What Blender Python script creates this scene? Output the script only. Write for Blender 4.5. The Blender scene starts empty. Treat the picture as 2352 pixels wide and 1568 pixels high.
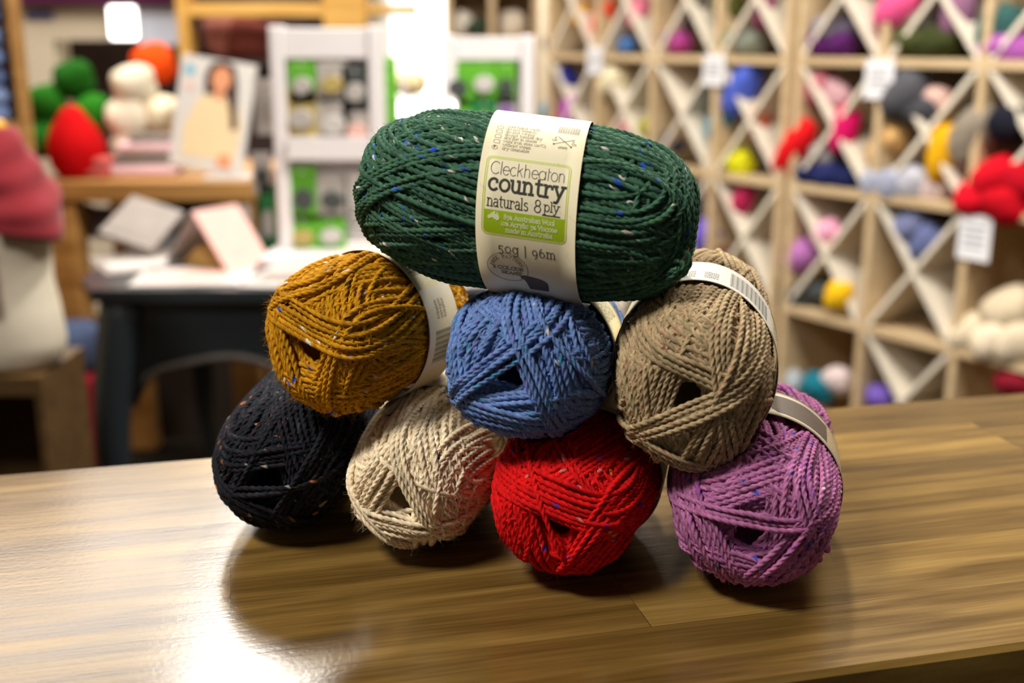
import bpy, math, random
import numpy as np
from mathutils import Vector, Matrix
from mathutils.geometry import tessellate_polygon

# ------------------------------------------------------------------ camera, world, lights, exposure
S = bpy.context.scene
COL = S.collection
D = math.radians
FPX, CX, CY, HZ = 2600.0, 1176.0, 784.0, 95.0        # focal length in pixels, frame centre, horizon row
PITCH = math.atan((CY - HZ) / FPX)
CAMH = 0.225                                          # lens height above the counter top (z = 0)
cam = bpy.data.cameras.new('camera')
cam.sensor_width = 36.0
cam.lens = 36.0 * FPX / 2352.0
cam.clip_start = 0.02
cam.dof.use_dof = True
cam.dof.focus_distance = 0.475
cam.dof.aperture_fstop = 6.2
camo = bpy.data.objects.new('camera', cam)
COL.objects.link(camo)
camo.location = (0, 0, CAMH)
camo.rotation_euler = (math.pi / 2 - PITCH, 0, 0)
S.camera = camo
S.view_settings.view_transform = 'Standard'
S.view_settings.look = 'None'
S.view_settings.gamma = 1.0
S.view_settings.exposure = 0.0
S.view_settings.use_curve_mapping = False

W = bpy.data.worlds.new('world')
S.world = W
W.use_nodes = True
W.node_tree.nodes['Background'].inputs[0].default_value = (1.0, 0.96, 0.90, 1)
W.node_tree.nodes['Background'].inputs[1].default_value = 0.07

CEIL, FLOOR = 1.60, -0.95
LAMPS = [  # x, y, size x, size y, watts, label
    (-0.76, 2.95, 0.28, 0.90, 34, 'bright narrow ceiling light panel over the black table'),
    (-1.62, 3.45, 1.05, 1.70, 21, 'wide soft ceiling light panel over the dress form and bench'),
    (0.22, 1.75, 0.14, 0.28, 44, 'small ceiling light panel behind the counter'),
    (-0.90, -0.10, 0.40, 0.40, 40, 'square ceiling light panel above the photographer'),
    (0.85, 1.60, 0.40, 1.20, 32, 'ceiling light panel in front of the lattice shelves'),  # added to light the shelf fronts, no known fixture
    (-1.05, 4.95, 0.50, 0.8, 30, 'ceiling light panel near the cream partition'),
    (0.30, 6.20, 0.80, 0.8, 60, 'ceiling light panel at the back wall window'),  # added to light the racks, set far back to keep off the counter
]

# ------------------------------------------------------------------ helpers
def srgb(r, g, b):
    def f(c):
        c /= 255.0
        return c / 12.92 if c <= 0.04045 else ((c + 0.055) / 1.055) ** 2.4
    return (f(r), f(g), f(b))

def mat(name, col, rough=0.6, spec=0.4, metal=0.0, var=0.12, scale=20.0, emit=0.0, alpha=None, sheen=0.0):
    """Procedural material: one colour with a little noise in tone."""
    m = bpy.data.materials.new(name)
    m.use_nodes = True
    nt = m.node_tree
    b = nt.nodes['Principled BSDF']
    tc = nt.nodes.new('ShaderNodeTexCoord')
    nz = nt.nodes.new('ShaderNodeTexNoise')
    nz.inputs['Scale'].default_value = scale
    nz.inputs['Detail'].default_value = 3
    nt.links.new(tc.outputs['Object'], nz.inputs['Vector'])
    mx = nt.nodes.new('ShaderNodeMix')
    mx.data_type = 'RGBA'
    c = srgb(*col)
    mx.inputs['A'].default_value = (*[x * (1 - var) for x in c], 1)
    mx.inputs['B'].default_value = (*[min(1, x * (1 + var)) for x in c], 1)
    nt.links.new(nz.outputs['Fac'], mx.inputs['Factor'])
    nt.links.new(mx.outputs['Result'], b.inputs['Base Color'])
    b.inputs['Roughness'].default_value = rough
    b.inputs['Specular IOR Level'].default_value = spec
    b.inputs['Metallic'].default_value = metal
    if sheen:
        b.inputs['Sheen Weight'].default_value = sheen
    if emit:
        nt.links.new(mx.outputs['Result'], b.inputs['Emission Color'])
        b.inputs['Emission Strength'].default_value = emit
    return m

def wood(name, c1, c2, rough=0.5, sx=3.0, sy=60.0, axis='X'):
    m = bpy.data.materials.new(name)
    m.use_nodes = True
    nt = m.node_tree
    b = nt.nodes['Principled BSDF']
    tc = nt.nodes.new('ShaderNodeTexCoord')
    mp = nt.nodes.new('ShaderNodeMapping')
    mp.inputs['Scale'].default_value = {'X': (sx, sy, sy), 'Y': (sy, sx, sy), 'Z': (sy, sy, sx)}[axis]
    nz = nt.nodes.new('ShaderNodeTexNoise')
    nz.inputs['Scale'].default_value = 1.0
    nz.inputs['Detail'].default_value = 4
    nz.inputs['Distortion'].default_value = 0.6
    cr = nt.nodes.new('ShaderNodeValToRGB')
    cr.color_ramp.elements[0].position = 0.3
    cr.color_ramp.elements[1].position = 0.7
    cr.color_ramp.elements[0].color = (*srgb(*c1), 1)
    cr.color_ramp.elements[1].color = (*srgb(*c2), 1)
    L = nt.links.new
    L(tc.outputs['Object'], mp.inputs['Vector'])
    L(mp.outputs['Vector'], nz.inputs['Vector'])
    L(nz.outputs['Fac'], cr.inputs['Fac'])
    L(cr.outputs['Color'], b.inputs['Base Color'])
    b.inputs['Roughness'].default_value = rough
    return m

def raw_mesh(name, V, F4=None, F3=None, mi=None, smooth=True, col=None):
    """Mesh from numpy arrays: quads F4 (n,4) and triangles F3 (m,3); mi = material index per face."""
    me = bpy.data.meshes.new(name)
    V = np.asarray(V, np.float32)
    F4 = np.zeros((0, 4), np.int32) if F4 is None else np.asarray(F4, np.int32)
    F3 = np.zeros((0, 3), np.int32) if F3 is None else np.asarray(F3, np.int32)
    n4, n3 = len(F4), len(F3)
    me.vertices.add(len(V))
    me.vertices.foreach_set('co', V.ravel())
    me.loops.add(n4 * 4 + n3 * 3)
    me.loops.foreach_set('vertex_index', np.concatenate([F4.ravel(), F3.ravel()]).astype(np.int32))
    me.polygons.add(n4 + n3)
    st = np.concatenate([np.arange(n4) * 4, n4 * 4 + np.arange(n3) * 3]).astype(np.int32)
    me.polygons.foreach_set('loop_start', st)
    if mi is not None:
        me.polygons.foreach_set('material_index', np.asarray(mi, np.int32))
    me.polygons.foreach_set('use_smooth', np.full(n4 + n3, smooth))
    if col is not None:
        at = me.attributes.new('tone', 'FLOAT_COLOR', 'POINT')
        c4 = np.ones((len(V), 4), np.float32)
        c4[:, :3] = col
        at.data.foreach_set('color', c4.ravel())
    me.update(calc_edges=True)
    me.validate()
    return me

def link(name, me, mats=(), parent=None, loc=None, rotz=None):
    o = bpy.data.objects.new(name, me)
    COL.objects.link(o)
    for m in (mats if isinstance(mats, (list, tuple)) else [mats]):
        me.materials.append(m)
    if parent is not None:
        o.parent = parent
    if loc is not None:
        o.location = loc
    if rotz is not None:
        o.rotation_euler = (0, 0, rotz)
    return o

def thing(name, label, cat, loc=(0, 0, 0), rotz=0.0, group=None):
    o = bpy.data.objects.new(name, None)
    o.empty_display_size = 0.02
    COL.objects.link(o)
    o.location = loc
    o.rotation_euler = (0, 0, rotz)
    tag(o, label, cat, group)
    return o

def tag(o, label, cat, group=None):
    o['label'] = label
    o['category'] = cat
    if group:
        o['group'] = group
    return o

def struct(o):
    o['kind'] = 'structure'
    return o

class MB:
    """Collects boxes, tubes, lathes and prisms, then makes ONE mesh object."""
    def __init__(s):
        s.v, s.f, s.m = [], [], []
    def add(s, vs, fs, mi=0):
        k = len(s.v)
        s.v += [tuple(v) for v in vs]
        s.f += [tuple(i + k for i in f) for f in fs]
        s.m += [mi] * len(fs)
        return s
    def box(s, lo, hi, mi=0, M=None, bev=0.0):
        x0, y0, z0 = lo
        x1, y1, z1 = hi
        b = min(bev, (x1 - x0) * .45, (y1 - y0) * .45, (z1 - z0) * .45)
        vs = []
        if b <= 0:
            vs = [(x, y, z) for z in (z0, z1) for y in (y0, y1) for x in (x0, x1)]
            fs = [(0, 2, 3, 1), (4, 5, 7, 6), (0, 1, 5, 4), (2, 6, 7, 3), (0, 4, 6, 2), (1, 3, 7, 5)]
        else:                                     # chamfered box: 24 vertices
            idx = {}
            for cx in (0, 1):
                for cy in (0, 1):
                    for cz in (0, 1):
                        for ax in range(3):
                            c = [x1 if cx else x0, y1 if cy else y0, z1 if cz else z0]
                            for a, hi_ in enumerate((cx, cy, cz)):
                                if a != ax:
                                    c[a] += -b if hi_ else b
                            idx[(cx, cy, cz, ax)] = len(vs)
                            vs.append(c)
            fs = []
            for ax in range(3):
                o1, o2 = [a for a in range(3) if a != ax]
                for sd in (0, 1):
                    q = []
                    for p1, p2 in ((0, 0), (1, 0), (1, 1), (0, 1)):
                        c = [0, 0, 0]
                        c[ax], c[o1], c[o2] = sd, p1, p2
                        q.append(idx[(*c, ax)])
                    fs.append(q)
            for ax in range(3):                   # edge chamfers
                o1, o2 = [a for a in range(3) if a != ax]
                for p1 in (0, 1):
                    for p2 in (0, 1):
                        a = [0, 0, 0]; a[o1], a[o2] = p1, p2
                        e = list(a); e[ax] = 1
                        fs.append([idx[(*a, o1)], idx[(*e, o1)], idx[(*e, o2)], idx[(*a, o2)]])
            for cx in (0, 1):
                for cy in (0, 1):
                    for cz in (0, 1):
                        fs.append([idx[(cx, cy, cz, a)] for a in range(3)])
        if M is not None:
            vs = [M @ Vector(v) for v in vs]
        return s.add(vs, fs, mi)
    def tube(s, pts, rad, n=10, mi=0, cap=True):
        P = np.asarray(pts, float)
        R = np.full(len(P), rad) if np.isscalar(rad) else np.asarray(rad, float)
        T = np.gradient(P, axis=0)
        T /= np.linalg.norm(T, axis=1)[:, None]
        up = np.array([0.13, 0.21, 0.97]) if abs(T[0][2]) < .9 else np.array([1., 0.1, 0])
        vs, fs = [], []
        N = None
        for i in range(len(P)):
            if N is None:
                N = up - T[i] * (up @ T[i])
            else:
                N = N - T[i] * (N @ T[i])
            N /= np.linalg.norm(N)
            B = np.cross(T[i], N)
            for k in range(n):
                a = 2 * math.pi * k / n
                vs.append(P[i] + R[i] * (math.cos(a) * N + math.sin(a) * B))
        for i in range(len(P) - 1):
            for k in range(n):
                fs.append((i * n + k, i * n + (k + 1) % n, (i + 1) * n + (k + 1) % n, (i + 1) * n + k))
        if cap:
            fs.append(tuple(range(n - 1, -1, -1)))
            fs.append(tuple((len(P) - 1) * n + k for k in range(n)))
        return s.add(vs, fs, mi)
    def lathe(s, prof, n=28, mi=0, sx=1.0, sy=1.0, c=(0, 0, 0), M=None):
        vs, fs = [], []
        for r, z in prof:
            for k in range(n):
                a = 2 * math.pi * k / n
                v = Vector((c[0] + r * sx * math.cos(a), c[1] + r * sy * math.sin(a), c[2] + z))
                vs.append(M @ v if M is not None else v)
        for i in range(len(prof) - 1):
            for k in range(n):
                fs.append((i * n + k, i * n + (k + 1) % n, (i + 1) * n + (k + 1) % n, (i + 1) * n + k))
        fs.append(tuple(range(n - 1, -1, -1)))
        fs.append(tuple((len(prof) - 1) * n + k for k in range(n)))
        return s.add(vs, fs, mi)
    def prism(s, poly, d0, d1, fn, mi=0):
        """poly = 2D outline (a, b); fn(a, b, d) -> point; extruded from d0 to d1."""
        n = len(poly)
        vs = [fn(a, b, d0) for a, b in poly] + [fn(a, b, d1) for a, b in poly]
        tri = tessellate_polygon([[Vector((a, b, 0)) for a, b in poly]])
        fs = [tuple(t) for t in tri] + [tuple(n + i for i in reversed(t)) for t in tri]
        fs += [(i, (i + 1) % n, n + (i + 1) % n, n + i) for i in range(n)]
        return s.add(vs, fs, mi)
    def build(s, name, mats, parent=None, loc=None, rotz=None, smooth=False):
        me = bpy.data.meshes.new(name)
        me.from_pydata([tuple(v) for v in s.v], [], s.f)
        me.polygons.foreach_set('material_index', s.m)
        me.polygons.foreach_set('use_smooth', [smooth] * len(s.f))
        import bmesh
        bm = bmesh.new(); bm.from_mesh(me)
        bmesh.ops.recalc_face_normals(bm, faces=bm.faces)
        bm.to_mesh(me); bm.free()
        me.update()
        return link(name, me, mats, parent, loc, rotz)

SP, CP = math.sin(PITCH), math.cos(PITCH)
def at(px, py, Y):
    """World point seen at photo pixel (px, py) at distance Y in front of the lens."""
    u, v = (px - CX) / FPX, (py - CY) / FPX
    k = Y / (CP - v * SP)
    return Vector((u * k, Y, CAMH + k * (-SP - v * CP)))
# ------------------------------------------------------------------ the eight tweed yarn balls
RS = 0.00110        # yarn radius

class Shape:
    """Barrel-shaped ball: local Y is the winding axis, -Y the end that faces the lens."""
    def __init__(s, C, yaw, tilt, Rx, Rz, L, seed, band=0.020, bt=0.0, ne=2.9, wst=0.02):
        s.ne, s.wst = ne, wst
        s.C = np.array(C, float); s.Rx, s.Rz, s.L = Rx, Rz, L
        cy, sy, ct, st = math.cos(yaw), math.sin(yaw), math.cos(tilt), math.sin(tilt)
        Y = np.array([sy * ct, cy * ct, st]); X = np.array([cy, -sy, 0.0]); Z = np.cross(X, Y)
        s.M = np.stack([X, Y, Z])                     # local -> world: p @ M
        s.rng = np.random.default_rng(seed)
        s.ph = s.rng.uniform(0, 6.28, 8)
        s.band, s.bt = band, bt
        s.over = []                                   # balls pressing on this one
    def waist(s, y):
        return 1 / (1 + np.exp((np.abs(y - s.bt) - s.band) / 0.0017))
    def deform(s, p):
        a = np.arctan2(p[:, 2], p[:, 0])
        y = p[:, 1] / s.L
        n = (np.sin(2 * a + s.ph[0] + 1.5 * y) * .5 + np.sin(3 * a + s.ph[1] - 2 * y) * .4
             + np.sin(5 * a + s.ph[2] + 4 * y) * .2)
        k = 1 + (0.026 * n) * (1 - s.waist(p[:, 1])) - s.wst * s.waist(p[:, 1])
        q = p.copy()
        q[:, 0] *= k; q[:, 2] *= k
        return q
    def unit_fix(s, p):
        r = np.hypot(p[:, 0] / s.Rx, p[:, 2] / s.Rz)
        F = r ** s.ne + (np.abs(p[:, 1]) / s.L) ** s.ne
        return p * (np.maximum(F, 1e-9) ** (-1 / s.ne))[:, None]
    def world(s, p, pad=RS):
        """Local -> world, then yield to the balls pressing from above and to the counter."""
        w = p @ s.M + s.C
        for o in s.over:
            q = (w - o.C) @ o.M.T
            Rx, Rz, L = o.Rx + pad, o.Rz + pad, o.L + pad
            wst = 1 - o.wst * o.waist(q[:, 1])
            F = (np.hypot(q[:, 0] / Rx, q[:, 2] / Rz) / wst) ** o.ne + (np.abs(q[:, 1]) / L) ** o.ne
            ins = F < 1
            if ins.any():
                k = F[ins] ** (-1 / o.ne)
                qi = q[ins].copy()
                qi[:, 0] *= k; qi[:, 2] *= k; qi[:, 1] *= np.minimum(k, 1.15)
                w[ins] = qi @ o.M + o.C
        lo = pad + 0.0004
        w[:, 2] = np.where(w[:, 2] < lo + .004, lo + .004 * np.exp((np.minimum(w[:, 2], lo + .004) - lo - .004) / .004), w[:, 2])
        return w

def smooth_noise(rng, n, step):
    k = max(2, int(n / step) + 3)
    c = rng.normal(0, 1, k)
    x = np.linspace(0, k - 1.001, n)
    i = x.astype(int); f = x - i
    f = f * f * (3 - 2 * f)
    return c[i] * (1 - f) + c[i + 1] * f

STEP = 0.0009
TH = np.arange(12) * (2 * math.pi / 12)
LOBE = 1 + 0.20 * np.cos(3 * TH)
PLY = (np.round(np.arange(12) / 4).astype(int)) % 3

def loop_path(s, alpha, d, T, off, m=360, wob=0.00042):
    """One turn of yarn: a chord at angle alpha (front view) and offset d (ball radii), twisting by T to the far end."""
    t = np.linspace(0, 2 * math.pi, m, endpoint=False) + 0.3
    Rm = (s.Rx + s.Rz) / 2
    d = max(-.93, min(.93, d))
    sm = math.sqrt(1 - d * d)
    e = 2 / s.ne
    c, sn = np.cos(t), np.sin(t)
    sv = sm * np.sign(c) * np.abs(c) ** e
    yv = (1 - abs(d) ** s.ne) ** (1 / s.ne) * np.sign(sn) * np.abs(sn) ** e
    ca, sa = math.cos(alpha), math.sin(alpha)
    x = sv * ca - d * sa
    z = sv * sa + d * ca
    rot = T * (yv + 1) / 2
    cr, sr = np.cos(rot), np.sin(rot)
    p = np.stack([(x * cr - z * sr) * s.Rx, yv * s.L, (x * sr + z * cr) * s.Rz], 1)
    p = s.unit_fix(p)
    rho = np.hypot(p[:, 0] / s.Rx, p[:, 2] / s.Rz)
    dip = np.exp(-(rho / .42) ** 2)
    p[:, 1] *= 1 - 0.10 * dip * min(1.0, max(0.0, -off / .003))
    # outward direction of the profile
    nx = np.stack([p[:, 0] / s.Rx ** 2, p[:, 1] / s.L ** 2 * 1.0, p[:, 2] / s.Rz ** 2], 1)
    nx /= np.linalg.norm(nx, axis=1)[:, None]
    w1 = s.rng.uniform(0, 6.28, 2)
    o = off - RS + wob * (np.sin(3 * t + w1[0]) + np.sin(7 * t + w1[1]))
    p = s.deform(p) + nx * o[:, None]
    return p

def resample(P, closed=True):
    Q = np.vstack([P, P[:1]]) if closed else P
    l = np.r_[0, np.cumsum(np.linalg.norm(np.diff(Q, axis=0), axis=1))]
    n = max(8, int(l[-1] / STEP))
    x = np.linspace(0, l[-1], n, endpoint=not closed)
    return np.stack([np.interp(x, l, Q[:, i]) for i in range(3)], 1)

def strand_mesh(P, centre, rng, base, heather, flecks, rad=RS, closed=True, fleck_rate=0.012):
    """Twisted three-ply yarn along P. Returns verts, quads, colours."""
    n = len(P)
    if closed:
        T = np.roll(P, -1, 0) - np.roll(P, 1, 0)
    else:
        T = np.gradient(P, axis=0)
    T /= np.maximum(np.linalg.norm(T, axis=1), 1e-9)[:, None]
    N = P - centre
    N = N - T * (N * T).sum(1)[:, None]
    N /= np.maximum(np.linalg.norm(N, axis=1), 1e-9)[:, None]
    B = np.cross(T, N)
    turns = max(1, round(n * STEP / 0.0098))
    tw = np.linspace(0, 2 * math.pi * turns, n, endpoint=not closed) + rng.uniform(0, 6.28)
    r = rad * (1 + 0.07 * smooth_noise(rng, n, 14))
    tone = np.stack([1 + 0.17 * smooth_noise(rng, n, 7) for _ in range(3)], 1) * (1 + .05 * rng.normal())
    c3 = np.repeat(np.array(base)[None, None], n, 0).repeat(3, 1) * np.clip(tone, .55, 1.5)[:, :, None]
    if heather:
        for k in range(3):
            h = np.array(heather[rng.integers(len(heather))])
            f = np.clip(smooth_noise(rng, n, 12) * .55 - .15, 0, .75)
            c3[:, k] = c3[:, k] * (1 - f[:, None]) + h * f[:, None]
    vr = LOBE[None, :] * np.ones((n, 1))
    vc = c3[:, PLY]
    nf = rng.poisson(n * fleck_rate / 10.0) if flecks else 0
    for _ in range(nf):
        ln = int(rng.integers(3, 8)); i0 = int(rng.integers(0, max(1, n - ln)))
        fc = np.array(flecks[rng.integers(len(flecks))])
        w = int(rng.integers(2, 5)); j0 = int(rng.integers(0, 12))
        js = [(j0 + q) % 12 for q in range(w)]
        for i in range(i0, i0 + ln):
            vc[i, js] = fc
            vr[i, js] = vr[i, js] * 1.04
    a = TH[None, :] + tw[:, None]
    V = P[:, None, :] + (r[:, None] * vr)[:, :, None] * (np.cos(a)[:, :, None] * N[:, None, :] + np.sin(a)[:, :, None] * B[:, None, :])
    i = np.arange(n if closed else n - 1)
    j = np.arange(12)
    I, J = np.meshgrid(i, j, indexing='ij')
    I2 = (I + 1) % n
    J2 = (J + 1) % 12
    F = np.stack([I * 12 + J, I2 * 12 + J, I2 * 12 + J2, I * 12 + J2], -1).reshape(-1, 4)
    return V.reshape(-1, 3), F, vc.reshape(-1, 3)

def fuzz_mesh(P, out, rng, base, n=6000):
    """Stray wool fibres standing off the yarn."""
    k = rng.integers(0, len(P), n)
    p0 = P[k]; o = out[k]
    d = o + rng.normal(0, .75, (n, 3)); d /= np.linalg.norm(d, axis=1)[:, None]
    bend = rng.normal(0, .8, (n, 3))
    ln = rng.uniform(.0010, .0034, n)
    side = np.cross(d, rng.normal(0, 1, (n, 3))); side /= np.linalg.norm(side, axis=1)[:, None]
    side2 = np.cross(d, side)
    pts = []
    for t in (0, .4, .75, 1.0):
        c = p0 + o * RS * .8 + d * (ln * t)[:, None] + bend * (ln * t * t * .45)[:, None]
        w = .000040 * (1 - .6 * t)
        for a in (0, 2.09, 4.19):
            pts.append(c + w * (math.cos(a) * side + math.sin(a) * side2))
    V = np.stack(pts, 1).reshape(-1, 3)
    F = []
    for s_ in range(3):
        for a in range(3):
            b = (a + 1) % 3
            F.append(np.arange(n)[:, None] * 12 + np.array([s_ * 3 + a, s_ * 3 + b, s_ * 3 + 3 + b, s_ * 3 + 3 + a])[None])
    F = np.concatenate(F)
    c = np.repeat(np.array(base)[None] * 1.15, len(V), 0)
    return V, F, c

def core_mesh(s, base):
    """The tightly wound inside of the ball with its pull hole at each end."""
    na, ny = 48, 44
    th = np.linspace(-math.pi / 2, math.pi / 2, ny)
    A, TT = np.meshgrid(np.linspace(0, 2 * math.pi, na, endpoint=False), th)
    e = 2 / s.ne
    r = np.abs(np.cos(TT)) ** e
    y = np.sign(np.sin(TT)) * np.abs(np.sin(TT)) ** e * s.L
    p = np.stack([s.Rx * r * np.cos(A), y, s.Rz * r * np.sin(A)], -1).reshape(-1, 3)
    rho = np.hypot(p[:, 0] / s.Rx, p[:, 2] / s.Rz)
    p[:, 1] *= 1 - .45 * np.exp(-(rho / .30) ** 4)
    p = s.deform(p)
    p[:, [0, 2]] *= 0.84
    p[:, 1] *= 0.93
    w = s.world(p, 0.003)
    I, J = np.meshgrid(np.arange(ny - 1), np.arange(na), indexing='ij')
    J2 = (J + 1) % na
    F = np.stack([I * na + J, I * na + J2, (I + 1) * na + J2, (I + 1) * na + J], -1).reshape(-1, 4)
    return w, F, np.repeat(np.array(base)[None] * .9, len(w), 0)

def yarn_material():
    m = bpy.data.materials.new('tweed_wool')
    m.use_nodes = True
    nt = m.node_tree
    b = nt.nodes['Principled BSDF']
    at_ = nt.nodes.new('ShaderNodeAttribute'); at_.attribute_name = 'tone'
    tc = nt.nodes.new('ShaderNodeTexCoord')
    nz = nt.nodes.new('ShaderNodeTexNoise')
    nz.inputs['Scale'].default_value = 2600
    nz.inputs['Detail'].default_value = 2
    mr = nt.nodes.new('ShaderNodeMapRange')
    mr.inputs['From Min'].default_value = .25; mr.inputs['From Max'].default_value = .75
    mr.inputs['To Min'].default_value = .58; mr.inputs['To Max'].default_value = 1.34
    vm = nt.nodes.new('ShaderNodeVectorMath'); vm.operation = 'SCALE'
    bp = nt.nodes.new('ShaderNodeBump'); bp.inputs['Strength'].default_value = .5; bp.inputs['Distance'].default_value = .0003
    L = nt.links.new
    L(tc.outputs['Object'], nz.inputs['Vector'])
    L(nz.outputs['Fac'], mr.inputs['Value'])
    L(at_.outputs['Color'], vm.inputs[0]); L(mr.outputs['Result'], vm.inputs['Scale'])
    L(vm.outputs['Vector'], b.inputs['Base Color'])
    L(nz.outputs['Fac'], bp.inputs['Height']); L(bp.outputs['Normal'], b.inputs['Normal'])
    b.inputs['Roughness'].default_value = .85
    b.inputs['Specular IOR Level'].default_value = .22
    b.inputs['Sheen Weight'].default_value = .25
    b.inputs['Sheen Roughness'].default_value = .4
    L(vm.outputs['Vector'], b.inputs['Sheen Tint'])
    return m
WOOL = yarn_material()

def yarn_ball(s, label, base, heather, flecks, custom, nauto=11, hole=.20, tail=None, fleck_rate=.05, hole_pos=(0, 0)):
    base = srgb(*base); heather = [srgb(*h) for h in heather]; flecks = [srgb(*c) for c in flecks]
    rng = s.rng
    foot = np.array([s.C[0], s.C[1], s.C[2] - s.Rz])
    root = thing('tweed_yarn_ball', label, 'yarn ball', tuple(foot), group='tweed yarn balls stacked on the counter')
    bund = []
    a0 = rng.uniform(0, 6.28)
    for k in range(nauto):
        bund.append((math.degrees(a0 + k * 2.399), hole + rng.uniform(0, .08), 11, (1 if k % 2 else -1) * rng.uniform(.75, 1.25)))
    bund += [(a, d, n, (rng.uniform(.6, 1.1) * (1 if i % 2 else -1))) for i, (a, d, n) in enumerate(custom)]
    K = len(bund)
    w = 2.12 * RS / ((s.Rx + s.Rz) / 2)
    VV, FF, CC = [], [], []
    nv = 0
    allP, allO = [], []
    for k, (a, d, n, T) in enumerate(bund):
        off = -min(0.00030 * (K - 1 - k), 0.0032)
        for j in range(n + (n > 4) + (n > 7)):
            dd = d + (w if d >= 0 else -w) * j
            if abs(dd) > .95:
                continue
            P = loop_path(s, D(a) + rng.normal(0, .022), dd + rng.normal(0, .009), T, off + rng.normal(0, .00030))
            P = s.world(resample(P))
            V, F, c = strand_mesh(P, s.C, rng, base, heather, flecks, fleck_rate=fleck_rate)
            VV.append(V); FF.append(F + nv); CC.append(c); nv += len(V)
            if k > K - 9:
                o = (P - s.C); o /= np.linalg.norm(o, axis=1)[:, None]
                allP.append(P); allO.append(o)
    V, F, c = core_mesh(s, base)
    VV.append(V); FF.append(F + nv); CC.append(c); nv += len(V)
    V, F, c = fuzz_mesh(np.concatenate(allP), np.concatenate(allO), rng, base)
    VV.append(V); FF.append(F + nv); CC.append(c); nv += len(V)
    me = raw_mesh('wound_yarn', np.concatenate(VV) - foot, np.concatenate(FF), col=np.concatenate(CC))
    link('wound_yarn', me, WOOL, root)
    for pts in (tail or []):
        P = resample(np.array(pts, float), closed=False)
        # smooth the polyline
        for _ in range(6):
            P[1:-1] = (P[:-2] + P[1:-1] * 2 + P[2:]) / 4
        V, F, c = strand_mesh(P, s.C, rng, base, heather, flecks, closed=False, fleck_rate=fleck_rate)
        link('yarn_tail', raw_mesh('yarn_tail', V - foot, F, col=c), WOOL, root)
    return root, foot

# ------------------------------------------------------------------ stroke lettering (for the printed paper bands)
def arc(cx, cy, rx, ry, a0, a1, n=14):
    t = np.radians(np.linspace(a0, a1, n))
    return [(cx + rx * math.cos(q), cy + ry * math.sin(q)) for q in t]

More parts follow.
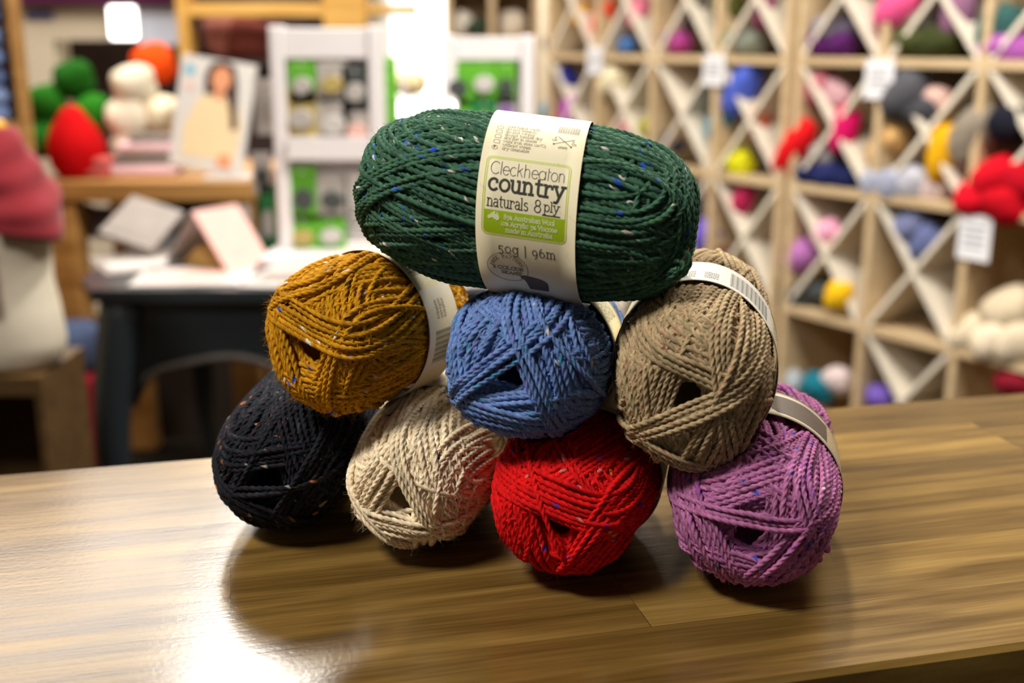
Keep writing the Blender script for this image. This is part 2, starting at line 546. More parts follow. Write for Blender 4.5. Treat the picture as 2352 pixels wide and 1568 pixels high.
def glyph(ch, slab=True):
    """(strokes, advance); x-height 1, ascender 1.5. Slab feet are short strokes too."""
    G = []
    def st(*p): G.append(list(p))
    def foot(x, y, w=.22, side=0):
        if slab: G.append([(x - (w if side <= 0 else 0), y), (x + (w if side >= 0 else 0), y)])
    A = 1.0
    if ch == ' ': return [], .5
    if ch == 'o': G.append(arc(.5, .5, .46, .5, 0, 360, 26))
    elif ch == 'c':
        G.append(arc(.5, .5, .46, .5, 48, 318, 20)); A = .95
        if slab: st((.80, .87), (.80, .68))
    elif ch == 'e':
        G.append([(.05, .52), (.94, .52)] + arc(.5, .5, .45, .5, 3, 322, 22)[0:]); A = 1.0
    elif ch == 'a':
        if slab:
            G.append(arc(.42, .72, .34, .28, 150, 0, 10) + [(.76, .1), (.78, 0), (.92, .0)])
            G.append([(.76, .55)] + arc(.40, .29, .34, .28, 90, 290, 14) + [(.76, .2)]); A = .95
        else:
            G.append(arc(.5, .5, .46, .5, 0, 360, 26)); st((.96, 1), (.96, 0)); A = 1.1
    elif ch == 'n':
        st((.14, 0), (.14, 1)); G.append([(.14, .6)] + arc(.48, .62, .34, .38, 170, 0, 12) + [(.82, 0)])
        foot(.14, 0); foot(.82, 0); foot(.14, 1, .2, -1); A = 1.05
    elif ch == 'm':
        st((.14, 0), (.14, 1))
        G.append([(.14, .6)] + arc(.42, .64, .28, .36, 170, 0, 10) + [(.70, 0)])
        G.append([(.70, .6)] + arc(.98, .64, .28, .36, 170, 0, 10) + [(1.26, 0)])
        foot(.14, 0, .18); foot(.70, 0, .18); foot(1.26, 0, .18); foot(.14, 1, .2, -1); A = 1.48
    elif ch == 'h':
        st((.14, 0), (.14, 1.5)); G.append([(.14, .6)] + arc(.48, .62, .34, .38, 170, 0, 12) + [(.82, 0)])
        foot(.14, 0); foot(.82, 0); foot(.14, 1.5, .2, -1); A = 1.05
    elif ch == 'u':
        G.append([(.14, 1), (.14, .38)] + arc(.47, .38, .33, .38, 180, 350, 12)); st((.80, 1), (.80, 0))
        foot(.14, 1, .2, -1); foot(.80, 1, .2, -1); foot(.80, 0, .2, 1); A = 1.05
    elif ch == 'r':
        st((.16, 0), (.16, 1)); G.append([(.16, .55)] + arc(.52, .58, .34, .40, 170, 45, 10)); foot(.16, 0, .24); foot(.16, 1, .2, -1)
        if slab: st((.76, .86), (.76, .72))
        A = .86
    elif ch == 't':
        G.append([(.3, 1.38), (.3, .3)] + arc(.54, .28, .24, .28, 180, 300, 8)); st((.02, 1), (.66, 1)); A = .76
        if not slab:
            G.clear(); st((.2, 1.4), (.2, 0)); st((.2, 1), (.5, 1)); A = .52
    elif ch == 'y':
        st((.06, 1), (.48, .05)); G.append([(.9, 1), (.46, -.02), (.36, -.28), (.24, -.4), (.04, -.38)])
        foot(.08, 1, .2); foot(.88, 1, .2); A = 1.0
    elif ch == 'l':
        st((.16, 0), (.16, 1.5)); foot(.16, 0, .2); foot(.16, 1.5, .2, -1); A = .42 if slab else .34
    elif ch == 'i':
        st((.16, 0), (.16, 1)); st((.16, 1.34), (.16, 1.44)); foot(.16, 0, .2); foot(.16, 1, .2, -1); A = .42
    elif ch == 'k':
        st((.12, 0), (.12, 1.5)); st((.12, .48), (.72, 1)); st((.36, .68), (.80, 0)); A = .92
        foot(.12, 0); foot(.8, 0); foot(.12, 1.5, .2, -1)
    elif ch == 's':
        G.append(arc(.42, .74, .30, .26, 35, 200, 10) + arc(.42, .27, .34, .27, 70, -150, 14)); A = .86
    elif ch == 'p':
        st((.16, -.5), (.16, 1)); G.append(arc(.54, .5, .38, .5, 165, -165, 18)); foot(.16, -.5); foot(.16, 1, .2, -1); A = 1.05
    elif ch == 'b':
        st((.14, 0), (.14, 1.5)); G.append(arc(.52, .5, .38, .5, 165, -165, 18)); foot(.14, 1.5, .2, -1); A = 1.03
    elif ch == 'd':
        st((.84, 0), (.84, 1.5)); G.append(arc(.46, .5, .38, .5, 15, 345, 18)); foot(.84, 1.5, .2, -1); foot(.84, 0, .2, 1); A = 1.06
    elif ch == 'g':
        G.append(arc(.45, .5, .38, .5, 0, 360, 22)); G.append([(.83, 1), (.83, -.2)] + arc(.47, -.2, .36, .3, 0, -150, 10)); foot(.83, 1, .18, 1); A = 1.05
    elif ch == 'f':
        G.append([(.26, 0), (.26, 1.15)] + arc(.5, 1.2, .24, .28, 180, 60, 8)); st((.02, 1), (.6, 1)); foot(.26, 0); A = .62
    elif ch == 'x': st((.08, 0), (.84, 1)); st((.08, 1), (.84, 0)); foot(.1, 0, .16); foot(.82, 0, .16); A = .95
    elif ch == 'v': st((.06, 1), (.46, 0), (.86, 1)); foot(.06, 1, .16); foot(.86, 1, .16); A = .95
    elif ch == 'w': st((.04, 1), (.36, 0), (.68, 1), (1.0, 0), (1.32, 1)); foot(.06, 1, .16); foot(1.3, 1, .16); A = 1.4
    elif ch == 'C':
        G.append(arc(.72, .72, .68, .72, 42, 318, 26)); A = 1.32
        if slab: st((1.22, 1.2), (1.22, .95))
    elif ch == 'A': st((.05, 0), (.6, 1.42), (1.15, 0)); st((.28, .5), (.92, .5)); foot(.05, 0); foot(1.15, 0); A = 1.28
    elif ch == 'W': st((.05, 1.4), (.4, 0), (.8, 1.3), (1.2, 0), (1.55, 1.4)); foot(.05, 1.4, .18); foot(1.55, 1.4, .18); A = 1.65
    elif ch == 'V': st((.05, 1.4), (.58, 0), (1.1, 1.4)); foot(.05, 1.4, .18); foot(1.1, 1.4, .18); A = 1.15
    elif ch in 'FEP':
        st((.18, 0), (.18, 1.4)); foot(.18, 0)
        if ch == 'P': G.append([(.18, 1.4), (.6, 1.4)] + arc(.6, 1.06, .36, .34, 90, -90, 10) + [(.18, .72)])
        else: st((.18, 1.4), (.95, 1.4), (.95, 1.2)); st((.18, .72), (.75, .72))
        if ch == 'E': st((.18, 0), (.98, 0), (.98, .2))
        A = 1.12
    elif ch == 'T': st((.05, 1.2), (.05, 1.4), (1.05, 1.4), (1.05, 1.2)); st((.55, 1.4), (.55, 0)); foot(.55, 0); A = 1.12
    elif ch == 'R':
        st((.18, 0), (.18, 1.4)); foot(.18, 0)
        G.append([(.18, 1.4), (.6, 1.4)] + arc(.6, 1.06, .36, .34, 90, -90, 10) + [(.18, .72)]); st((.6, .72), (1.0, 0)); A = 1.15
    elif ch == 'N': st((.16, 0), (.16, 1.4), (1.0, 0), (1.0, 1.4)); foot(.16, 0); foot(1.0, 1.4); A = 1.2
    elif ch == 'L': st((.18, 1.4), (.18, 0), (.95, 0), (.95, .2)); foot(.18, 1.4); A = 1.05
    elif ch == 'U': G.append([(.16, 1.4), (.16, .45)] + arc(.58, .45, .42, .45, 180, 360, 12) + [(1.0, 1.4)]); foot(.16, 1.4); foot(1.0, 1.4); A = 1.2
    elif ch == 'I': st((.2, 0), (.2, 1.4)); foot(.2, 0); foot(.2, 1.4); A = .45
    elif ch == 'B':
        st((.18, 0), (.18, 1.4)); G.append([(.18, 1.4)] + arc(.58, 1.06, .34, .34, 90, -90, 9) + arc(.6, .36, .38, .36, 90, -90, 9) + [(.18, 0)]); A = 1.1
    elif ch == 'O': G.append(arc(.68, .7, .62, .72, 0, 360, 26)); A = 1.36
    elif ch == 'S': G.append(arc(.5, 1.05, .36, .36, 35, 220, 10) + arc(.5, .36, .4, .36, 60, -150, 12)); A = 1.0
    elif ch == 'K': st((.16, 0), (.16, 1.4)); st((.16, .6), (.95, 1.4)); st((.42, .86), (1.0, 0)); A = 1.1
    elif ch == 'D': G.append([(.16, 0), (.16, 1.4), (.5, 1.4)] + arc(.5, .7, .6, .7, 90, -90, 14) + [(.16, 0)]); A = 1.2
    elif ch == '8': G.append(arc(.45, 1.08, .30, .34, 0, 360, 20)); G.append(arc(.45, .36, .38, .38, 0, 360, 22)); A = .92
    elif ch == '5': G.append([(.8, 1), (.22, 1), (.18, .45)] + arc(.42, .12, .36, .42, 130, -140, 14)); A = .92
    elif ch == '0': G.append(arc(.48, .5, .42, .5, 0, 360, 24)); A = .98
    elif ch == '1': st((.08, .85), (.26, 1), (.26, 0)); foot(.26, 0); A = .55
    elif ch == '2': G.append(arc(.42, .68, .32, .32, 170, -20, 10) + [(.1, 0), (.78, 0), (.78, .16)]); A = .9
    elif ch == '4': st((.66, -.4), (.66, 1), (.05, .1), (.9, .1)); A = .98
    elif ch == '9': G.append(arc(.44, .58, .36, .42, 0, 360, 20)); G.append([(.8, .58)] + arc(.34, .40, .46, .82, 0, -75, 10)); A = .94
    elif ch == '6': G.append(arc(.46, .42, .38, .42, 0, 360, 20)); G.append([(.08, .42)] + arc(.56, .56, .48, .88, 190, 110, 10)); A = .94
    elif ch == '%': G.append(arc(.22, .78, .18, .2, 0, 360, 12)); G.append(arc(.78, .2, .18, .2, 0, 360, 12)); st((.18, 0), (.82, 1)); A = 1.05
    elif ch == '|': st((.1, -.45), (.1, 1.5)); A = .25
    elif ch == '(': G.append(arc(.6, .5, .5, .9, 130, 230, 8)); A = .4
    elif ch == ')': G.append(arc(-.2, .5, .5, .9, 50, -50, 8)); A = .4
    elif ch == ',': st((.14, .05), (.08, -.2)); A = .3
    elif ch == '°': G.append(arc(.2, 1.2, .16, .16, 0, 360, 10)); A = .45
    return G, A

def text_strokes(txt, x0, x1, y, xh, slab=True, gap=.10, fit=True):
    """Strokes of a line of text squeezed between x0 and x1 (mm), baseline y (mm, up positive), x-height xh."""
    out, x = [], 0.0
    for ch in txt:
        g, a = glyph(ch, slab)
        out += [[(x + p[0], p[1]) for p in s_] for s_ in g]
        x += a + gap
    k = (x1 - x0) / max(x - gap, .1) if fit else xh
    return [[(x0 + p[0] * k, y + p[1] * xh) for p in s_] for s_ in out]

def ribbon(pts, w, maxlen=.8):
    """Flat ribbon along 2-D points -> (verts, quads), mm."""
    Q = [pts[0]]
    for a, b in zip(pts[:-1], pts[1:]):
        l = math.hypot(b[0] - a[0], b[1] - a[1])
        if l < 1e-6: continue
        n = max(1, int(l / maxlen))
        Q += [(a[0] + (b[0] - a[0]) * i / n, a[1] + (b[1] - a[1]) * i / n) for i in range(1, n + 1)]
    P = np.array(Q, float)
    if len(P) < 2: return np.zeros((0, 2)), np.zeros((0, 4), int)
    closed = np.hypot(*(P[0] - P[-1])) < 1e-4
    d = np.diff(P, axis=0); d /= np.linalg.norm(d, axis=1)[:, None]
    nrm = np.stack([-d[:, 1], d[:, 0]], 1)
    nn = np.zeros_like(P)
    nn[:-1] += nrm; nn[1:] += nrm
    if closed:
        nn[0] += nrm[-1]; nn[-1] += nrm[0]
    ln = np.linalg.norm(nn, axis=1)
    nn /= np.maximum(ln, .3)[:, None]
    cosf = np.ones(len(P))
    c = np.clip((d[:-1] * d[1:]).sum(1), -.6, 1)
    cosf[1:-1] = 1 / np.sqrt((1 + c) / 2)
    nn /= np.maximum(np.linalg.norm(nn, axis=1), 1e-6)[:, None]
    o = nn * (w / 2) * np.minimum(cosf, 1.5)[:, None]
    if not closed:                                     # square caps
        P[0] -= d[0] * w * .3; P[-1] += d[-1] * w * .3
    V = np.concatenate([P + o, P - o]); n = len(P)
    i = np.arange(n - 1)
    return V, np.stack([i, i + 1, n + i + 1, n + i], 1)

PAPER = mat('cream_label_paper', (236, 226, 192), rough=.55, spec=.35, var=.015, scale=60)
PAPERW = mat('white_sticker_paper', (232, 228, 218), rough=.5, spec=.35, var=.015, scale=60)
INK = mat('dark_grey_ink', (44, 44, 36), rough=.6, var=.05)
INKL = mat('soft_grey_ink', (112, 108, 86), rough=.6, var=.05)
LIME = mat('lime_green_ink', (160, 190, 16), rough=.55, var=.02)
LIMEL = mat('pale_lime_line_ink', (190, 208, 30), rough=.55, var=.02)
REV = mat('pale_print_on_lime', (226, 232, 176), rough=.6, var=.02)
HAT = mat('brown_hat_picture_ink', (94, 78, 66), rough=.6, var=.15, scale=300)
TAN = mat('tan_picture_ink', (186, 166, 128), rough=.6, var=.08, scale=300)
LMATS = [PAPER, INK, INKL, LIME, LIMEL, REV, HAT, TAN, PAPERW]

def paper_band(s, root, foot, t0, t1, skew=0.0, Rl=None, prints=(), raise_=0.0010):
    """Paper sleeve from axial t0 to t1 (mm). prints: (kind, data, material, level); coordinates (t mm, phi deg from the top)."""
    Rl = Rl or 0.0
    bandk = 1 - s.wst
    def surf(t, ph, lift):
        """t in metres along the axis, ph radians from local up towards local +X."""
        t = t + skew * ph
        yy = np.clip(np.abs(t) / s.L, 0, .98)
        k = (1 - yy ** s.ne) ** (1 / s.ne) * bandk
        mid = (1 - (abs(s.bt) / s.L) ** s.ne) ** (1 / s.ne) * bandk
        k = 0.25 * k + 0.75 * mid
        p = np.stack([np.sin(ph) * (s.Rx * k + lift), t, np.cos(ph) * (s.Rz * k + lift)], 1)
        return s.world(p, 0.0004 + lift - raise_)
    Vs, Fs, F3s, ms, m3 = [], [], [], [], []
    nv = 0
    nph, nt = 180, 7
    ph = np.linspace(-math.pi, math.pi, nph)            # ends meet under the ball
    tt = np.linspace(t0, t1, nt) / 1000
    for lift, flip in ((raise_, False), (raise_ - .00022, True)):
        PH, TT = np.meshgrid(ph, tt, indexing='ij')
        V = surf(TT.ravel(), PH.ravel(), lift)
        I, J = np.meshgrid(np.arange(nph - 1), np.arange(nt - 1), indexing='ij')
        q = np.stack([I * nt + J, (I + 1) * nt + J, (I + 1) * nt + J + 1, I * nt + J + 1], -1).reshape(-1, 4)
        if not flip: q = q[:, ::-1]
        Vs.append(V); Fs.append(q + nv); ms.append(np.zeros(len(q))); nv += len(V)
    base2 = nph * nt
    for j in (0, nt - 1):                                # paper edges
        i = np.arange(nph - 1)
        q = np.stack([i * nt + j, (i + 1) * nt + j, base2 + (i + 1) * nt + j, base2 + i * nt + j], 1)
        Fs.append(q); ms.append(np.zeros(len(q)))
    Rm = (s.Rx + s.Rz) / 2 * bandk + raise_
    mm = 1000 * Rm
    stick = [p_ for p_ in prints if len(p_) > 4]
    Ss, Sf, Sm, sn = [], [], [], 0
    for kind, data, mi, lev, *rest in prints:
        lift = raise_ + .00005 * lev
        if kind == 'stroke':
            pts, w = data                               # (t mm, v mm) with v up = -phi*R
            V2, F2 = ribbon(pts, w)
        elif kind == 'poly':
            tri = tessellate_polygon([[Vector((a, b, 0)) for a, b in data]])
            T = np.array([[data[i] for i in t_] for t_ in tri], float)
            for _ in range(4):                          # fine triangles that follow the curve of the sleeve
                A_, B_, C_ = T[:, 0], T[:, 1], T[:, 2]
                ab, bc, ca = (A_ + B_) / 2, (B_ + C_) / 2, (C_ + A_) / 2
                T = np.concatenate([np.stack(q_, 1) for q_ in ((A_, ab, ca), (ab, B_, bc), (ca, bc, C_), (ab, bc, ca))])
            V2, F2 = T.reshape(-1, 2), None
            tri = np.arange(len(V2)).reshape(-1, 3)
        elif kind == 'rect':
            a0, b0, a1, b1 = data
            na, nb = max(1, int(abs(a1 - a0) / 2)), max(1, int(abs(b1 - b0) / 1.2))
            A, B = np.meshgrid(np.linspace(a0, a1, na + 1), np.linspace(b0, b1, nb + 1), indexing='ij')
            V2 = np.stack([A.ravel(), B.ravel()], 1)
            I, J = np.meshgrid(np.arange(na), np.arange(nb), indexing='ij')
            F2 = np.stack([I * (nb + 1) + J, (I + 1) * (nb + 1) + J, (I + 1) * (nb + 1) + J + 1, I * (nb + 1) + J + 1], -1).reshape(-1, 4)
        if len(V2) == 0: continue
        V = surf(V2[:, 0] / 1000, -V2[:, 1] / mm, lift)
        if rest:                                        # printed on the white sticker, a piece of its own
            Ss.append(V); Sf.append(F2 + sn); Sm.append(np.full(len(F2), mi)); sn += len(V)
            continue
        Vs.append(V)
        if kind == 'poly':
            f = np.array(tri, int) + nv
            F3s.append(f); m3.append(np.full(len(f), mi))
        else:
            Fs.append(F2 + nv); ms.append(np.full(len(F2), mi))
        nv += len(V)
    F3 = np.concatenate(F3s) if F3s else np.zeros((0, 3), int)
    mi = np.concatenate(ms + m3)
    me = raw_mesh('paper_label', np.concatenate(Vs) - foot, np.concatenate(Fs), F3, mi)
    o = link('paper_label', me, LMATS, root)
    if Ss:
        k_ = link('barcode_sticker', raw_mesh('barcode_sticker', np.concatenate(Ss) - foot, np.concatenate(Sf), None, np.concatenate(Sm)), LMATS, o)
        k_['label'] = 'white sticker with bar code'
    return o, mm

def rounded(a0, b0, a1, b1, r):
    p = arc(a1 - r, b1 - r, r, r, 0, 90, 7) + arc(a0 + r, b1 - r, r, r, 90, 180, 7) + arc(a0 + r, b0 + r, r, r, 180, 270, 7) + arc(a1 - r, b0 + r, r, r, 270, 360, 7)
    return p + [p[0]]
green = Shape((.006, .475, .158), D(103), D(-6), .0378, .0378, .073, 11, band=.0222, bt=.0035)
mustard = Shape((-.0640, .505, .0990), D(30), 0, .0350, .0363, .051, 5, band=.0125, bt=.008, ne=3.3, wst=.05)
blue = Shape((.0135, .495, .0899), D(13), D(-6), .0377, .0357, .068, 7, band=.0175, bt=-.003, ne=3.3, wst=.06)
taupe = Shape((.0826, .487, .0908), D(12), D(2), .0363, .0414, .070, 21, band=.0175, bt=-.010, ne=3.3, wst=.06)
black = Shape((-.1028, .5378, .0350), D(6), 0, .0360, .0350, .070, 3, band=.016, bt=.030)
cream = Shape((-.0343, .5168, .0340), D(13), 0, .0345, .0340, .070, 9, band=.018, bt=.012)
red = Shape((.0325, .4901, .0335), D(13), 0, .0375, .0335, .070, 13, band=.018, bt=.012)
purple = Shape((.1097, .4800, .0355), D(13), 0, .0385, .0355, .070, 17, band=.0175, bt=.001, ne=3.1, wst=.04)
for b_ in (mustard, blue, taupe): b_.over = [green]
mustard.over = [green]
black.over = [mustard]
cream.over = [mustard, blue]
red.over = [blue, taupe]
purple.over = [taupe]

WHITE_F, BLUE_F, BLACK_F = (225, 220, 210), (40, 80, 200), (20, 22, 26)
r_green, f_green = yarn_ball(green, 'dark green tweed yarn ball lying crosswise on top of the stack', (64, 102, 80),
    [(30, 70, 60), (70, 110, 70)], [WHITE_F, (170, 160, 150), BLUE_F, (60, 110, 200), WHITE_F], [
    (20, .30, 8), (75, -.25, 9), (-40, .2, 9), (10, -.45, 7), (60, .3, 8), (-70, -.25, 8), (-10, .35, 8), (40, -.3, 5)], nauto=10, fleck_rate=.21,
    tail=[[at(1500, 598, .448), at(1545, 572, .442), at(1577, 578, .440), at(1586, 604, .440), at(1570, 632, .442), at(1535, 645, .446)],
          [at(1490, 625, .447), at(1540, 600, .440), at(1566, 598, .437), at(1572, 616, .437), at(1552, 640, .440), at(1500, 652, .447)],
          [at(1512, 640, .443), at(1545, 622, .437), at(1560, 612, .435), at(1548, 634, .437), at(1510, 650, .443)]])
r_mustard, f_mustard = yarn_ball(mustard, 'mustard yellow tweed yarn ball perched between the black and cream balls', (196, 138, 14),
    [(165, 105, 8), (212, 160, 30)], [WHITE_F, WHITE_F, BLUE_F, BLACK_F], [
    (35, .35, 7), (-75, .3, 8), (65, -.30, 8), (-5, -.35, 6), (-66, -.28, 8), (-18, .12, 6), (72, -.42, 2), (20, .62, 3)], fleck_rate=.13)
r_blue, f_blue = yarn_ball(blue, 'denim blue tweed yarn ball in the middle of the stack', (106, 134, 188),
    [(60, 150, 180), (110, 100, 180), (70, 100, 170)], [(215, 205, 180), BLUE_F, BLACK_F, (215, 205, 180)], [
    (60, .30, 9), (-30, .4, 7), (10, -.25, 8), (-75, .28, 8), (100, .6, 3), (-12, -.40, 5), (-66, .14, 4), (38, .10, 4), (-52, .66, 1)], fleck_rate=.04)
r_taupe, f_taupe = yarn_ball(taupe, 'taupe brown yarn ball at the upper right of the stack', (176, 154, 118),
    [(150, 140, 100), (190, 150, 120), (160, 125, 95)], [(200, 130, 70), (120, 70, 60)], [
    (0, .28, 9), (-35, .3, 8), (70, .2, 8), (95, .45, 6), (-18, .24, 6), (62, -.25, 9), (-78, .34, 4), (22, -.02, 4), (-62, -.62, 1), (-20, -.62, 3)], fleck_rate=.012)
r_black, f_black = yarn_ball(black, 'black tweed yarn ball at the left end of the bottom row', (23, 24, 31),
    [(30, 50, 60), (55, 40, 60), (60, 60, 66)], [(190, 110, 50), (150, 140, 130), (120, 80, 50)], [
    (60, .25, 9), (-70, .3, 9), (10, .22, 6), (55, -.30, 8), (-25, -.35, 8), (5, -.05, 2)], fleck_rate=.13)
r_cream, f_cream = yarn_ball(cream, 'cream oatmeal yarn ball between the black and red balls', (242, 224, 190),
    [(225, 208, 168), (240, 210, 182)], [(160, 110, 80), (60, 60, 60)], [
    (-25, .4, 8), (-70, .3, 8), (80, -.3, 8), (58, .18, 6), (-62, .2, 3), (-8, -.28, 4), (-40, -.5, 2)], fleck_rate=.012)
r_red, f_red = yarn_ball(red, 'bright red tweed yarn ball in the bottom row', (214, 10, 12),
    [(190, 0, 10), (225, 20, 30)], [(215, 165, 20), (70, 60, 190), (200, 120, 110), BLACK_F], [
    (40, .3, 8), (-50, .35, 7), (85, .3, 8), (-76, -.24, 8), (60, -.36, 7), (-20, .12, 7), (64, -.30, 2), (-70, -.05, 1)], fleck_rate=.09)
r_purple, f_purple = yarn_ball(purple, 'orchid purple tweed yarn ball at the right end of the bottom row', (172, 106, 150),
    [(150, 75, 160), (205, 110, 160)], [WHITE_F, BLUE_F, (70, 60, 180), (35, 45, 40)], [
    (25, .4, 8), (-35, .5, 7), (-85, .3, 6), (-12, -.3, 6), (-60, -.32, 7), (54, -.30, 8), (-72, .60, 3), (-7, .14, 3)], fleck_rate=.13)

# --- the big printed sleeve of the green ball
MM = 37.8 * (1 - .02) + 1.0
def V_(deg): return -D(deg) * MM
pr = []
def line(pts, w, mi=1, lev=2): pr.append(('stroke', (pts, w), mi, lev))
def text(t, x0, x1, deg, xh, w, mi=1, slab=True, lev=2, gap=.1):
    for s_ in text_strokes(t, x0, x1, V_(deg), xh, slab, gap):
        line(s_, w, mi, lev)
line(rounded(-13.9, V_(99.9), 19.8, V_(53.2), 2.2), .32, 4, 1)
line(rounded(-13.2, V_(98.9), 19.1, V_(54.2), 1.7), .32, 4, 1)
pr.append(('rect', (-13.1, V_(98.6), 19.0, V_(85.2)), 3, 1))
text('Cleckheaton', -11.9, 18.0, 64.1, 3.55, .27, slab=False, gap=.06)
text('country', -12.0, 18.2, 73.7, 4.45, 1.02, gap=.14)
text('naturals', -12.0, 4.4, 83.2, 3.0, .40)
text('8', 6.7, 9.6, 83.2, 3.3, .40)
text('ply', 10.6, 16.6, 82.0, 2.5, .36)
line([(10.2, V_(84.3)), (17.0, V_(84.3))], .45)
text('85% Australian Wool', -5.0, 15.2, 89.7, 1.25, .34, 5, lev=3)
text('10% Acrylic 5% Viscose', -6.1, 16.3, 93.6, 1.25, .34, 5, lev=3)
text('made in Australia', -4.2, 14.4, 97.4, 1.25, .34, 5, lev=3)
AUS = [(0, .42), (.08, .55), (.25, .62), (.32, .78), (.42, .76), (.46, .88), (.58, .92), (.66, .86), (.62, .72), (.74, .68), (.78, .98), (.84, .80), (.92, .62), (1, .44), (.98, .28), (.88, .14), (.74, .12), (.64, .24), (.56, .22), (.46, .34), (.34, .32), (.16, .20), (.06, .22)]
pr.append(('poly', [(-11.7 + 4.9 * a, V_(92.0) + 4.4 * b) for a, b in AUS], 5, 3))
text('50g | 96m', -7.6, 15.7, 110.6, 2.75, .31, gap=.22)
line(arc(-4.3, V_(122.0), 8.3, 7.4, 0, 360, 48), .22, 2)
for i, ch in enumerate('FREE PATTERN'):
    a = 168 - i * 13.2
    g, ad = glyph(ch)
    for s_ in g:
        q = []
        for x, y in s_:
            r_ = 5.2 + y * .95
            th = D(a - (x - ad / 2) * 9.5)
            q.append((-4.3 + 1.10 * r_ * math.cos(th), V_(122.0) + r_ * math.sin(th)))
        line(q, .22, 2)
text('2 COLOUR', -10.4, 2.2, 123.2, 1.15, .30, 2)
text('BEANIE', -7.2, 1.6, 127.0, 1.15, .30, 2)
hat = [(.4, 128.0), (1.0, 126.9), (2.6, 126.4), (6, 127.0), (8.6, 127.9), (10.4, 129.2), (11.4, 131), (11.6, 134), (11.2, 140), (3.4, 140), (2.6, 133), (2.0, 130.6), (.7, 129.4)]
pr.append(('poly', [(a, V_(b)) for a, b in hat], 6, 1))
for k, (t_, x1) in enumerate([('dry cleanable', 2.2), ('without steam', 2.6), ('wool iron (max 120°C),', 8.6), ('dry flat in shade', 4.4), ('do not tumble dry', 6.4), ('do not wring', 3.0), ('do not bleach', 3.4), ('cold hand wash', 4.6)]):
    text(t_, -8.8, x1, 48.0 - 2.75 * k, .98, .135, 2)
for k in range(4):
    line(rounded(-12.6, V_(43.6 - 4.2 * k), -10.2, V_(41.0 - 4.2 * k), .3), .16, 2)
line(arc(-11.8, V_(46.8), 1.1, 1.0, 0, 360, 18), .16, 2)
text('P', -12.2, -11.4, 47.4, .8, .2, 1)
line([(12.4, V_(31.6)), (18.2, V_(39.6))], .26); line([(11.2, V_(38.6)), (19.2, V_(33.0))], .22)
line(arc(18.2, V_(39.6), .2, .2, 0, 360, 8), .4); line(arc(11.2, V_(38.6), .2, .2, 0, 360, 8), .4)
text('8', 11.2, 11.9, 33.6, .8, .15, 2); text('UK', 10.2, 12.4, 36.0, .75, .15, 2)
text('6', 18.4, 19.1, 35.8, .8, .15, 2); text('US', 18.3, 20.2, 38.2, .75, .15, 2)
text('4mm', 13.0, 16.8, 41.4, .85, .17, 2)
for k in range(26):
    line([(12.0 + k * .33, V_(20)), (12.0 + k * .33, V_(27.8))], .12 if k % 3 else .2, 2)
paper_band(green, r_green, f_green, -16.5, 23.4, skew=.0028, prints=pr)

# --- sleeves of the other balls, printed with care lines, codes and bars
def small_prints(s, t0, t1, spec):
    """spec: list of (kind, phi_from, phi_to, t_from, t_to) rows; degrees from the top towards the right-hand side."""
    out = []
    Rm = ((s.Rx + s.Rz) / 2 * (1 - s.wst) + .0010) * 1000
    on = False
    for kind, p0, p1, a, b in spec:
        k0 = len(out)
        on = on or kind == 'sticker'
        v0, v1 = -D(p0) * Rm, -D(p1) * Rm
        if kind == 'sticker':
            out.append(('rect', (a, v1, b, v0), 8, 1))
        elif kind == 'bars':
            n = int(abs(v0 - v1) / .62)
            for i in range(n):
                vv = v0 + (v1 - v0) * (i + .5) / n
                out.append(('stroke', ([(a, vv), (b, vv)], (.2, .38, .28, .16)[i % 4]), 1, 2))
        elif kind == 'lines':                         # rows of tiny type, running round the ball
            n = max(1, int(abs(b - a) / 1.9))
            for i in range(n):
                tt = a + (b - a) * (i + .5) / n
                for g in text_strokes('dry flat in shade cold hand wash do not wring'[i * 3:i * 3 + max(5, int(abs(v1 - v0) / 1.1))], 0, abs(v1 - v0), 0, .95):
                    out.append(('stroke', ([(tt + y, v0 + (v1 - v0) * x / abs(v1 - v0)) for x, y in g], .17), 2, 2))
        elif kind == 'digits':
            n = max(1, int(abs(b - a) / 2.4))
            for i in range(n):
                tt = a + (b - a) * (i + .5) / n
                for g in text_strokes(('2256519', '0182450')[i % 2], 0, abs(v1 - v0), 0, 1.25):
                    out.append(('stroke', ([(tt - .6 + y, v0 + (v1 - v0) * x / abs(v1 - v0)) for x, y in g], .24), 2, 2))
        elif kind == 'hat':
            m_ = (v0 + v1) / 2; h = abs(v1 - v0) / 2
            out.append(('rect', (a, v1 - 16, b, v1 + 1), 7, 1))
            out.append(('poly', [(a + 3.2 + .2 * (b - a), v0 + 7), (a + 1.4, v0 + 2), (a + 1.2, v0 - 4), (a + 1.8, v1), (b - 1.5, v1 - 1), (b - 1.0, m_), (b - 2.2, v0 + 1), (b - 3.4, v0 + 6)], 6, 2))
        elif kind == 'ring':
            m_ = (v0 + v1) / 2
            out.append(('stroke', (arc((a + b) / 2, m_, abs(b - a) / 2, abs(v1 - v0) / 2, 0, 360, 40), .22), 2, 2))
            for i, w_ in enumerate(('2 COLOUR', 'BEANIE')):
                for g in text_strokes(w_, 0, abs(v1 - v0) * .62, 0, .9):
                    out.append(('stroke', ([((a + b) / 2 + 1.0 - 2.4 * i + y, m_ + abs(v1 - v0) * .31 - x) for x, y in g], .2), 2, 2))
        if on and kind in ('sticker', 'bars', 'digits'):
            out[k0:] = [(*e_, 1) for e_ in out[k0:]]
    return out
paper_band(mustard, r_mustard, f_mustard, -4.0, 20.0, prints=small_prints(mustard, -4, 20, [
    ('lines', -40, -8, 0, 16), ('bars', 26, 44, -2, 5), ('sticker', 56, 120, -3.6, 19.6), ('digits', 66, 80, 3, 11), ('bars', 88, 114, 1, 13)]))
